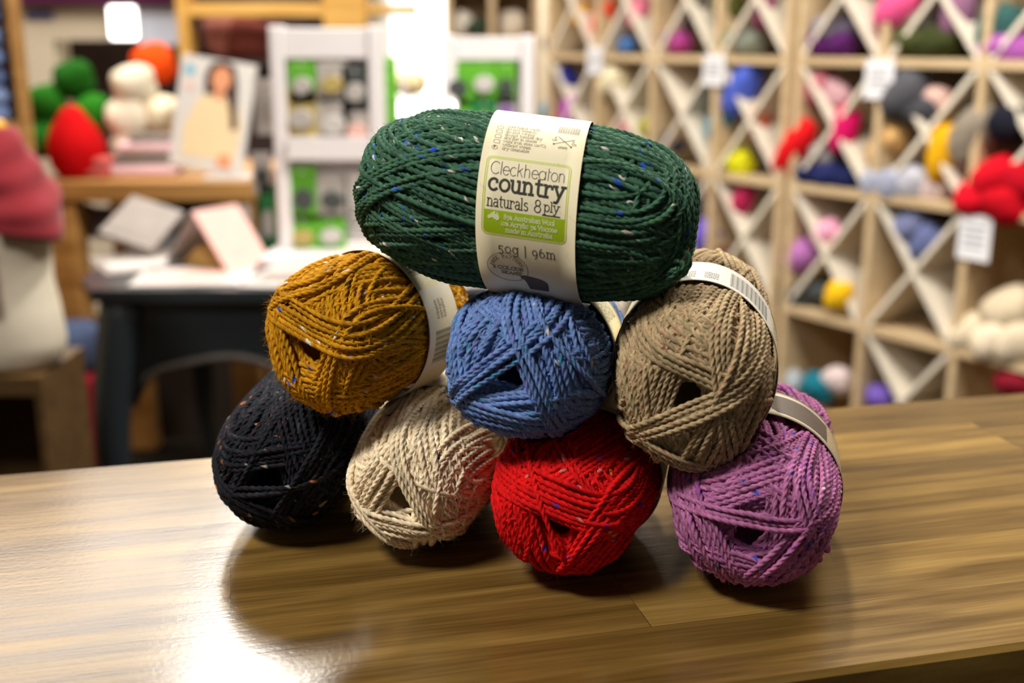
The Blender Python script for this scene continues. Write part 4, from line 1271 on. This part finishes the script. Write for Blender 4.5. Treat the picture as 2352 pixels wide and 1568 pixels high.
# ------------------------------------------------------------------ white display racks with hanging packets
def rack(name, label, px0, px1, Y, ztop, head, rows, cols, rotz=0.0):
    a, b = at(px0, 300, Y), at(px1, 300, Y)
    w = b.x - a.x; cx = (a.x + b.x) / 2
    h = ztop - TZ
    t = thing(name, label, 'display rack', (cx, Y, TZ), rotz)
    MB().box((-w / 2 + .03, .012, .03), (w / 2 - .03, .018, h - .01)).build('back_panel', RACKW, t)
    for sx in (-1, 1):
        x = sx * (w / 2 - .014)
        MB().box((x - .014, -.02, .02), (x + .014, .03, h), bev=.003).build('post', RACKW, t)
    MB().box((-w / 2 + .0285, -.015, h - head), (w / 2 - .0285, .0115, h - .004), bev=.002).build('header_board', RACKW, t)
    MB().box((-w / 2 - .02, -.11, 0), (w / 2 + .02, .09, .02), bev=.004).build('base', RACKW, t)
    MB().box((-w / 2 + .0285, -.03, h * .44), (w / 2 - .0285, .0115, h * .44 + .045)).build('cross_rail', RACKW, t)
    return t, cx, w, h
PG = 'packets hanging on the white racks'
def packet(label, x, Y, z, w, h, m, m2):
    w *= 1.15; h *= 1.12
    t = thing('hanging_packet', label, 'packet', (x, Y, z), 0, PG)
    MB().box((-w / 2, -.004, -h), (w / 2, 0, 0), bev=.0008).build('backing_card', m, t)
    MB().lathe([(w * .34, -.010), (w * .36, -.004), (w * .38, -.0005)], 16, 0, 1, h / w * .55, (0, 0, 0), M=Matrix.Translation((0, -.0042, -h * .58)) @ Matrix.Rotation(D(90), 4, 'X') @ Matrix.Scale(-1, 4, (0, 0, 1))).build('blister', m2, t)
    m = MB().tube([(0, .014, -.012), (0, -.012, -.012), (0, -.016, -.008)], .0016, 6).build('hook', RACKW, t)
RY = 2.30
rk, cx, w, h = rack('display_rack', 'white display rack of packets standing on the black table', 632, 884, RY, .254, .062, 2, 3)
for px, py, ww, hh, m, m2, lab in [
    (693, 138, .046, .075, GREENP, GREYP, 'green packet at the top left of the left rack'),
    (690, 205, .058, .088, TANP, GREYP, 'tan packet on the left rack under the green packet'),
    (762, 138, .052, .072, GREYP, TANP, 'grey packet in the top middle of the left rack'),
    (815, 150, .046, .080, DARKP, GREYP, 'dark packet at the top right of the left rack'),
    (765, 222, .056, .085, GREYP, PAPW, 'pale grey packet in the middle of the left rack'),
    (818, 245, .048, .075, GREYP, PAPP, 'pale packet with a red spot on the left rack'),
    (695, 382, .050, .100, GREENP, DARKP, 'green packet below the rail of the left rack'),
    (762, 400, .056, .080, GREYP, DARKP, 'grey packet with a dark blister below the rail'),
    (822, 395, .048, .085, PAPW, GREYP, 'white packet below the rail at the right of the left rack'),
    (695, 492, .052, .072, GREENP, TANP, 'lime green packet at the foot of the left rack'),
    (760, 490, .052, .070, GREENP, PAPW, 'pale green packet at the foot of the left rack'),
]:
    p = at(px, py, RY - .006)
    packet(lab, p.x, RY - .008, p.z, ww, hh, m, m2)
# packets on the narrow side of the left rack
for px, py, ww, hh, m, m2, lab in [(605, 180, .034, .10, PAPW, GREYP, 'white packet hanging left of the left rack'),
                                   (600, 350, .034, .075, PAPW, DARKP, 'white packet low beside the left rack post'),
                                   (612, 420, .030, .13, DGREEN, PAPW, 'dark green packet beside the left rack post')]:
    p = at(px, py, RY + .05)
    packet(lab, p.x, RY + .05, p.z, ww, hh, m, m2)
RY2 = 2.45
rk2, cx2, w2, h2 = rack('display_rack', 'white display rack farther right, behind the green ball', 1020, 1226, RY2, .237, .05, 2, 3)
for px, py, ww, hh, m, m2, lab in [
    (1050, 140, .052, .085, GREENP, DARKP, 'bright green packet at the top left of the right rack'),
    (1112, 138, .050, .075, GREENP, PAPW, 'green and white packet in the top middle of the right rack'),
    (1162, 140, .036, .080, GREENP, DARKP, 'green packet at the top right of the right rack'),
    (1052, 228, .048, .080, GREENP, PAPW, 'green packet at the middle left of the right rack'),
    (1112, 225, .050, .075, DGREEN, TANP, 'dark green packet in the middle of the right rack'),
    (1162, 215, .034, .060, GREYP, PURP, 'grey packet with a purple blister on the right rack'),
]:
    p = at(px, py, RY2 - .006)
    packet(lab, p.x, RY2 - .008, p.z, ww, hh, m, m2)
p = at(893, 130, 2.52)
packet('narrow green packet seen between the two racks', p.x, 2.52, p.z, .03, .17, GREENP, GREENP)

# ------------------------------------------------------------------ wooden bench with yarn, book and knitting behind the table
BENCHW = wood('honey_wood', (150, 104, 50), (190, 142, 80), .45, 3, 40)
BY0, BY1, BZ = 2.72, 3.25, -.098
bx0, bx1 = at(86, 440, BY0).x, at(577, 440, BY0).x
bn = thing('wooden_bench', 'honey coloured wooden display bench behind the black table', 'bench', ((bx0 + bx1) / 2, BY0, FLOOR))
bw = (bx1 - bx0) / 2
MB().box((-bw, 0, BZ - FLOOR - .05), (bw, BY1 - BY0, BZ - FLOOR), bev=.004).build('bench_top', BENCHW, bn)
MB().box((-bw + .085, BY1 - BY0 - .03, .02), (bw - .085, BY1 - BY0 - .012, BZ - FLOOR - .0505)).build('rear_panel', mat('dark_brown_panel', (44, 34, 28), .7, .2, var=.2, scale=8), bn)  # added dark sheet that gives the gloom under the bench
for sx in (-1, 1):
    for yy in (.05, BY1 - BY0 - .05):
        MB().box((sx * (bw - .045) - .035, yy - .035, 0), (sx * (bw - .045) + .035, yy + .035, BZ - FLOOR - .0505), bev=.003).build('leg', BENCHW, bn)
BG = 'yarn on the wooden bench'
GRN, GRN2, WHT, ORG, REDC = (22, 80, 12), (28, 90, 14), (206, 196, 174), (206, 66, 6), (180, 4, 10)
for px, py, Y, r, c, lab in [
    (170, 183, 2.98, .052, GRN, 'grass green yarn ball on top of the green heap'),
    (108, 238, 2.95, .052, GRN2, 'grass green yarn ball at the left of the green heap'),
    (212, 262, 2.96, .052, (36, 110, 20), 'grass green yarn ball behind the bright red yarn'),
    (100, 318, 2.94, .052, (30, 100, 26), 'grass green yarn ball low beside the left upright'),
    (352, 148, 3.06, .056, ORG, 'vivid orange yarn ball behind the white heap'),
    (308, 196, 2.93, .056, WHT, 'white yarn ball on top of the white heap'),
    (292, 268, 2.92, .054, (228, 218, 196), 'white yarn ball at the left of the white heap'),
    (372, 262, 2.94, .050, (230, 216, 186), 'white yarn ball between the heap and the pattern book'),
    (300, 340, 2.92, .050, (222, 212, 190), 'white yarn ball at the foot of the white heap'),
]:
    wool_ball(lab, c, at(px, py, Y), r, r, r * .95, .3, .2, BG)
# bright red hank: pear-shaped
rp = at(172, 335, 2.80)
hk = MB().lathe([(.006, .098), (.022, .09), (.034, .07), (.052, .045), (.066, .01), (.068, -.02), (.060, -.05), (.044, -.072), (.020, -.084)], 22)
hk.v = [(x * (1 + .06 * math.sin(5 * math.atan2(y, x) + 20 * z)), y * (1 + .06 * math.sin(4 * math.atan2(y, x) - 15 * z)), z) for x, y, z in hk.v]
o = hk.build('wool_hank', yarn_colour(REDC), None, (rp.x, 2.80, rp.z), smooth=True)
tag(o, 'bright red pear-shaped hank of wool in front of the green heap', 'wool hank')
# knitted pieces in front of the white heap
PINKK = mat('pale_pink_knit', (224, 188, 192), .9, .1, var=.1, scale=80)
GREYK = mat('grey_brown_knit', (120, 112, 104), .9, .1, var=.15, scale=80)
CORAL2 = mat('dusty_red_knit', (176, 84, 78), .9, .1, var=.1, scale=80)
kp = at(325, 395, 2.80)
t = thing('folded_knitting', 'pink and grey striped folded knitting at the bench front edge', 'knitting', (kp.x, 2.84, BZ), .15)
for k, (m, hh, ww) in enumerate(((PINKK, .030, .17), (GREYK, .026, .165), (PINKK, .028, .16), (GREYK, .018, .13))):
    z0 = sum((.030, .026, .028, .018)[:k])
    MB().box((-ww / 2 + .01 * k, -.05 + .004 * k, z0 + .0005), (ww / 2 + .004 * k, .06, z0 + hh), bev=.010).build('knit_fold', m, t, smooth=True)
cp_ = at(222, 395, 2.80)
t = thing('folded_cloth', 'dusty red folded cloth beside the red hank', 'cloth', (cp_.x, 2.80, BZ), -.2)
MB().box((-.05, -.04, .0005), (.05, .05, .028), bev=.012).build('lower_fold', CORAL2, t, smooth=True)
MB().box((-.042, -.035, .0285), (.048, .045, .05), bev=.010).build('upper_fold', CORAL2, t, smooth=True)
# pattern book with a photo of a woman in a cream jumper, standing tilted
SKIN = mat('printed_skin_tone', (214, 146, 106), .45, .35, var=.08, scale=20)
HAIRP = mat('printed_dark_hair', (66, 44, 38), .45, .35, var=.15, scale=30)
JUMP = mat('printed_cream_jumper', (226, 202, 160), .45, .35, var=.10, scale=60)
TEALD = mat('printed_blue_dot', (90, 176, 206), .45, .35, var=.02)
COVER = mat('printed_pale_cover', (206, 202, 197), .4, .4, var=.02)
ROSEP = mat('printed_rose_text', (226, 190, 184), .45, .35, var=.03)
bkp = at(482, 410, 2.80)
bk, BM = leaning('pattern_book', 'large pattern book with a cover photo of a woman in a cream jumper', PAPW, COVER, (bkp.x - .012, 2.80, BZ), .205, .30, 0, D(10), D(9), thick=.014)
bk.scale = (.9, 1, .90)
def on_book(poly, m, lift, name):
    poly = [(x * 1.28, z * 1.1) for x, z in poly] if name not in ('cover', 'printed_badge', 'printed_title') else poly
    MB().prism(poly, -.0016 - lift, -.0013 - lift, lambda a, b, d: BM @ Vector((a, d, b))).build(name, m, bk)
for ch in list(bk.children):
    if ch.name.startswith('cover_picture'):
        bpy.data.objects.remove(ch)
on_book([(-.10, .003), (.10, .003), (.10, .297), (-.10, .297)], COVER, -.0012, 'cover')
on_book([(-.052, .03), (.060, .03), (.066, .12), (.052, .172), (.030, .190), (-.006, .190), (-.034, .172), (-.056, .10)], JUMP, 0, 'printed_jumper')
on_book([(-.022, .185), (-.026, .23), (-.016, .262), (.010, .272), (.036, .262), (.046, .22), (.052, .15), (.058, .11), (.044, .105), (.036, .15), (.026, .185)], HAIRP, .0002, 'printed_hair')
on_book([(.010 + .021 * math.cos(q), .226 + .030 * math.sin(q)) for q in np.linspace(0, 6.1, 18)] , SKIN, .0005, 'printed_face')
on_book([(-.002, .176), (.022, .176), (.018, .204), (.002, .204)], SKIN, .0004, 'printed_neck')
on_book([(.020, .012), (.058, .012), (.050, .045), (.028, .045)], SKIN, .0005, 'printed_hand')
on_book([(-.076 + .013 * math.cos(q), .262 + .013 * math.sin(q)) for q in np.linspace(0, 6.1, 18)], TEALD, 0, 'printed_badge')
on_book([(-.088, .212), (-.050, .212), (-.050, .226), (-.088, .226)], ROSEP, 0, 'printed_title')
lp = at(540, 412, 2.78)
sheet('pattern_leaflet', 'pale blue leaflet lying on the bench corner', PAPW, GREYP, (bx1 - .07, 2.80, BZ), .11, .12, .1, LG)
# things on the lower shelf of the bench
wool_ball('ochre yarn ball under the wooden bench top', (170, 126, 70), at(190, 505, 2.9), .05, .045, .045)
wool_ball('grey lilac yarn ball under the wooden bench top', (140, 124, 126), at(232, 510, 2.9), .045, .04, .04)
wool_ball('dark brown yarn ball behind the grey pattern book', (78, 60, 56), at(420, 520, 2.95), .08, .06, .06)
wool_ball('navy grey yarn ball under the right of the bench', (60, 60, 80), at(480, 510, 2.95), .06, .05, .05)

# ------------------------------------------------------------------ dress form with a coral shawl at the left edge
FORM = mat('linen_dress_form', (214, 204, 184), .8, .2, var=.06, scale=60)
SHAWL = mat('coral_knit_shawl', (132, 36, 44), .9, .15, var=.10, scale=150, sheen=.2)
REDK = mat('deep_red_knit', (170, 24, 26), .9, .15, var=.12, scale=120, sheen=.2)
NECK = mat('golden_wood_cap', (214, 156, 30), .4, .4, var=.1)
DY = 1.62
dpos = at(-8, 600, DY)
zb = at(0, 838, DY).z
df = thing('dress_form', 'linen dress form on a wooden box at the left edge', 'dress form', (dpos.x, DY, zb))
H_ = at(0, 300, DY).z - zb
prof = [(.062, 0), (.078, .012), (.084, .04), (.080, .09), (.074, H_ * .38), (.076, H_ * .5), (.080, H_ * .60), (.076, H_ * .74), (.058, H_ * .86), (.036, H_ * .93), (.030, H_ * .97), (.030, H_ * .995)]
MB().lathe(prof, 32, 0, 1.05, .78).build('torso', FORM, df, smooth=True)
MB().lathe([(.032, H_ * .996), (.036, H_ + .004), (.030, H_ + .014), (.012, H_ + .018)], 24).build('neck_cap', NECK, df, smooth=True)
# shawl: a draped cone of cloth around the shoulders, open at the throat
def drape(z0, z1, r0, r1, a0, a1, folds, seed, thick=.006):
    rg = np.random.default_rng(seed)
    ph = rg.uniform(0, 6, 3)
    na, nz = 60, 22
    vs, fs = [], []
    for lay in (0, 1):
        for i in range(nz):
            q = i / (nz - 1)
            for k in range(na):
                a = a0 + (a1 - a0) * k / (na - 1)
                bulge = math.sin(q * math.pi * .5) ** .95
                r = r0 + (r1 - r0) * bulge + .006 * q * math.sin(folds * a + ph[0] + 9 * q) + .004 * q * math.sin(2.3 * folds * a + ph[1] - 5 * q) + .003 * math.sin(22 * q + 3 * a)
                r -= lay * thick
                vs.append((r * math.cos(a) * 1.04, r * math.sin(a) * .82, z0 + (z1 - z0) * q + .012 * q * math.sin(2 * a + ph[2])))
    n1 = na * nz
    for i in range(nz - 1):
        for k in range(na - 1):
            p = i * na + k
            fs.append((p, p + 1, p + na + 1, p + na)); fs.append((n1 + p, n1 + p + na, n1 + p + na + 1, n1 + p + 1))
    for k in range(na - 1):
        for p in (k, (nz - 1) * na + k):
            fs.append((p, n1 + p, n1 + p + 1, p + 1))
    for i in range(nz - 1):
        for p in (i * na, i * na + na - 1):
            fs.append((p, p + na, n1 + p + na, n1 + p))
    return vs, fs
zs0, zs1 = at(0, 292, DY).z - zb, at(0, 530, DY).z - zb
sh = MB(); sh.add(*drape(zs0, zs1, .042, .100, D(-70), D(250), 2, 2))
o = sh.build('knitted_shawl', SHAWL, None, (dpos.x, DY, zb), smooth=True)
tag(o, 'coral knitted shawl draped round the dress form', 'shawl')
rz0, rz1 = at(0, 500, DY).z - zb, at(0, 690, DY).z - zb
sh = MB(); sh.add(*drape(rz0, rz1, .088, .100, D(-175), D(-76), 4, 5))
o = sh.build('red_scarf', REDK, None, (dpos.x, DY, zb), smooth=True)
tag(o, 'deep red scarf end hanging at the hip of the dress form', 'scarf')
# wooden box the dress form stands on
BOXW = wood('brown_crate_wood', (66, 46, 20), (92, 66, 32), .55, 3, 40)
bx = thing('wooden_box', 'open brown wooden box under the dress form', 'box', (dpos.x - .012, DY + .02, FLOOR))
hb = zb - FLOOR
MB().box((-.085, -.085, hb - .028), (.085, .085, hb)).build('box_top', BOXW, bx)
for sx in (-1, 1):
    MB().box((sx * .079 - .005, -.085, 0), (sx * .079 + .005, .085, hb - .0285)).build('box_side', BOXW, bx)
MB().box((-.0735, .07, 0), (.0735, .085, hb - .0285)).build('box_back', BOXW, bx)

# ------------------------------------------------------------------ tall shelf with blue grey yarn at the far left
LS = thing('tall_shelf', 'tall honey wood shelf with blue grey yarn at the left edge', 'shelf unit', (at(58, 200, 2.55).x, 2.55, FLOOR), D(23))
hgt = 1.95
MB().box((-.02, 0, 0), (.008, .35, hgt)).build('upright', BENCHW, LS)
MB().box((-.60, 0, 0), (-.572, .35, hgt)).build('upright', BENCHW, LS)
MB().box((-.5715, .335, 0), (-.0205, .35, hgt)).build('back_panel', BENCHW, LS)
shelfz = [at(0, y_, 2.6).z - FLOOR for y_ in (286, 480, 690)]
for z in shelfz + [hgt - .03]:
    MB().box((-.5715, .004, z - .012), (-.0205, .334, z + .012)).build('shelf_board', BENCHW, LS)
for k, (px, py) in enumerate([(20, 262), (16, 222), (22, 180), (14, 132), (20, 84), (12, 40), (24, 4)]):
    c = [(116, 134, 176), (128, 146, 186), (96, 110, 150)][k % 3]
    q_ = LS.location + Matrix.Rotation(D(23), 3, 'Z') @ Vector((-.078, .062, 0)); q_.z = at(px, py, q_.y).z
    wool_ball(['lowest', 'second lowest', 'third lowest', 'middle', 'third highest', 'second highest', 'topmost'][k] + ' blue grey yarn ball of the column at the left edge', c, q_, .054, .05, .026, D(23), .0, 'blue grey yarn on the tall shelf')

# ------------------------------------------------------------------ back of the shop: timber frame, counter hatch, bright window
OCHRE = wood('ochre_timber', (184, 136, 56), (210, 164, 84), .5, 3, 30)
HATCHD = mat('dark_hatch_interior', (62, 50, 48), .8, .2, var=.3, scale=6)
FY = 4.0
fr = thing('timber_frame', 'ochre timber post and beam frame at the back of the shop', 'timber frame', (at(800, 100, FY).x, FY, FLOOR))
fx = at(800, 100, FY).x
def fbox(px0, px1, z0, z1, nm):
    MB().box((at(px0, 100, FY).x - fx, -.05, z0 - FLOOR), (at(px1, 100, FY).x - fx, .05, z1 - FLOOR), bev=.004).build(nm, OCHRE, fr)
fbox(750, 848, FLOOR, CEIL - .01, 'post')
fbox(418, 446, FLOOR, CEIL - .01, 'post')
zt, zbm = at(0, 8, FY).z, at(0, 40, FY).z
fbox(446.5, 749.5, zbm, zt, 'beam')
fbox(848.5, 960, at(0, 34, FY).z, at(0, 12, FY).z, 'beam')
# dark cabinet between the posts with brown bundles
cb = thing('dark_cabinet', 'dark open cabinet between the timber posts', 'cabinet', (at(600, 100, 4.25).x, 4.25, FLOOR))
cw = at(748, 100, 4.25).x - at(448, 100, 4.25).x
chh = at(0, 44, 4.25).z - FLOOR
MB().box((-cw / 2, .0, .0), (cw / 2, .02, chh + .35)).build('back_panel', HATCHD, cb)
for sx in (-1, 1):
    MB().box((sx * (cw / 2 - .01) - .01, -.18, 0), (sx * (cw / 2 - .01) + .01, -.0005, chh + .35)).build('cabinet_side', HATCHD, cb)
csz = at(0, 134, 4.15).z - FLOOR
MB().box((-cw / 2 + .0205, -.18, csz - .03), (cw / 2 - .0205, -.0005, csz)).build('shelf_board', HATCHD, cb)
wool_ball('pinkish brown wool bundle on the dark cabinet shelf', (176, 112, 100), at(512, 84, 4.16), .075, .07, .085)
wool_ball('red brown wool bundle right of the pinkish brown one', (126, 66, 56), at(566, 92, 4.15), .085, .07, .08)
wool_ball('dark red wool bundle beside the white rack', (110, 60, 54), at(620, 98, 4.15), .06, .06, .07)
wool_ball('black wool bundle beside the thin timber post', (38, 36, 46), at(466, 96, 4.16), .05, .06, .07)
# cream partition with a dark hatch
PY = 4.9
x0, x1 = at(40, 100, PY).x, at(430, 100, PY).x
h0, h1 = at(124, 100, PY).x, at(425, 100, PY).x
zt_ = at(0, 92, PY).z; zb_ = at(0, 420, PY).z
pt = MB()
pt.box((x0 - .6, PY, FLOOR), (h0, PY + .06, CEIL - .002))
pt.box((h0, PY, zt_), (h1, PY + .06, CEIL - .002))
pt.box((h0, PY, FLOOR), (h1, PY + .06, zb_))
pt.box((h1, PY, FLOOR), (x1, PY + .06, CEIL - .002))
struct(pt.build('wall_partition', CREAMW))
hd_ = MB().box((h0 - .05, PY + .30, zb_ - .1), (h1 + .05, PY + .34, zt_ + .1))  # dark sheet puts the gloom inside the hatch into colour
tag(hd_.build('dark_curtain', HATCHD), 'dark brown curtain hanging behind the hatch opening', 'curtain')
PURB = mat('purple_plum_fabric', (86, 30, 66), .8, .2, var=.2, scale=8)
bp_ = at(240, 3, PY - .06)
t = MB().box((-.45, -.03, -.02), (.50, .03, .25), bev=.02).build('plum_bunting', PURB, None, (bp_.x, PY - .06, bp_.z))
tag(t, 'plum coloured cloth roll along the top of the cream partition', 'cloth roll')
BLUES = mat('dark_blue_sign_print', (70, 72, 120), .5, .3, var=.05)
sp_ = at(90, 34, PY - .012)
t = MB().box((-.055, -.004, -.018), (.055, .004, .018)).build('blue_sign', BLUES, None, (sp_.x, PY - .012, sp_.z))
tag(t, 'small dark blue sign on the cream partition', 'sign')
LAMPM = mat('lit_white_lamp', (255, 250, 244), .5, var=0, emit=7.0)
SIGNM = mat('pale_blue_white_sign', (214, 220, 236), .5, .3, var=.02)
def lamp(px, py, Y, w, h, label, nm='light_box', pole=False):
    p = at(px, py, Y)
    t = thing(nm, label, 'lamp', (p.x, Y, p.z))
    MB().box((-w / 2 - .008, .0, -h / 2 - .008), (w / 2 + .008, .03, h / 2 + .008), bev=.003).build('housing', FRAMEW, t)
    MB().box((-w / 2, -.008, -h / 2), (w / 2, -.0005, h / 2), bev=.003).build('lit_panel', LAMPM, t)
    if pole:
        MB().tube([(0, .015, -h / 2 - .008), (0, .015, (FLOOR - p.z) / 2), (0, .015, FLOOR - p.z + .012)], .007, 10).build('stand_pole', RACKW, t)
        MB().lathe([(.045, 0), (.045, .008), (.02, .013)], 24, c=(0, .015, FLOOR - p.z)).build('stand_foot', RACKW, t)
lamp(283, 52, PY - .04, .105, .125, 'lit white lamp box on the cream partition')
sp_ = at(366, 62, PY - .02)
t = MB().box((-.09, -.006, -.075), (.10, .006, .075), bev=.003).build('white_sign', SIGNM, None, (sp_.x, PY - .02, sp_.z))
tag(t, 'pale bluish white sign right of the lit lamp box', 'sign')
lamp(938, 252, 2.95, .044, .044, 'small lit lamp box just above the green ball', pole=True)
lamp(924, 92, 3.3, .036, .046, 'small lit lamp box between the racks, at the window edge', pole=True)
for k, (px, py, Y) in enumerate([(982, 216, RY2 - .02), (1036, 243, RY2 - .03)]):  # glowing beads put in for point highlights
    p = at(px, py, Y)
    t = thing('fairy_light', ('tiny lit bulb above the green ball, nearer the lamp box', 'tiny lit bulb on the left post of the right rack')[k], 'light bulb', tuple(p), 0, 'tiny bulbs between the racks')
    MB().lathe([(.0005, -.0075), (.005, -.006), (.0075, 0), (.005, .006), (.0005, .0075)], 16).build('bulb', LAMPM, t, smooth=True)
    MB().tube([(.004, 0, 0), ((.036, .004)[k], (.02, .012)[k] * .6, 0), ((.050, .005)[k], (.02, .012)[k], 0)], .0012, 6).build('cord', RACKW, t)
# bright shop window in the back wall
WINM = mat('bright_daylight_pane', (255, 250, 240), .5, var=0, emit=1.7)
wx0, wx1 = at(900, 100, 6.95).x, at(1030, 100, 6.95).x
wz0, wz1 = at(0, 260, 6.95).z, CEIL - .1
struct(MB().box((wx0, 6.965, wz0), (wx1, 6.985, wz1)).build('window_1', WINM))
wf = MB()
for a, b_ in (((wx0 - .05, 6.94, wz0 - .05), (wx0, 6.998, wz1 + .05)), ((wx1, 6.94, wz0 - .05), (wx1 + .05, 6.998, wz1 + .05)), ((wx0, 6.94, wz0 - .05), (wx1, 6.998, wz0)), ((wx0, 6.94, wz1), (wx1, 6.998, wz1 + .05))):
    wf.box(a, b_)
struct(wf.build('trim_1', FRAMEW))
# oval cream hat on a stand seen against the window
wool_ball('cream round wool hat seen against the bright window', (226, 206, 160), at(942, 192, 3.6), .055, .05, .036, name='wool_hat', cat='hat')
hs = thing('hat_stand', 'slim white stand under the cream hat', 'stand', (at(942, 192, 3.6).x, 3.6, FLOOR))
hz_ = at(942, 192, 3.6).z - .034 - FLOOR
MB().tube([(0, 0, .01), (0, 0, hz_ / 2), (0, 0, hz_)], .008, 10).build('pole', RACKW, hs)
MB().lathe([(.05, 0), (.05, .008), (.02, .014)], 24).build('foot', RACKW, hs)
# open box shelf behind the right rack
ob = thing('box_shelf', 'plain wooden box shelf behind the right rack', 'shelf unit', (at(1130, 60, 4.5).x, 4.5, FLOOR))
bw_ = at(1246, 60, 4.5).x - at(1032, 60, 4.5).x
MB().box((-bw_ / 2, .28, 0), (bw_ / 2, .30, 2.1)).build('back_panel', OAKD, ob)
for k in range(3):
    x = -bw_ / 2 + (bw_ - .025) * k / 2
    MB().box((x, 0, 0), (x + .025, .2795, 2.1)).build('upright', OAK, ob)
for z in (at(0, 84, 4.5).z, at(0, -60, 4.5).z, at(0, 230, 4.5).z):
    for k in range(2):
        x = -bw_ / 2 + (bw_ - .025) * k / 2
        MB().box((x + .0255, .002, z - FLOOR - .02), (x + (bw_ - .025) / 2 - .0005, .2795, z - FLOOR)).build('shelf_board', OAK, ob)
wool_ball('dark green wool scrap in the plain box shelf', (60, 76, 62), at(1088, 62, 4.6), .06, .05, .035)
wool_ball('white wool ball in the left bay of the plain box shelf', (220, 214, 204), at(1060, 56, 4.6), .05, .05, .05)
wool_ball('white wool ball in the right bay of the plain box shelf', (222, 212, 196), at(1176, 60, 4.6), .055, .05, .06)
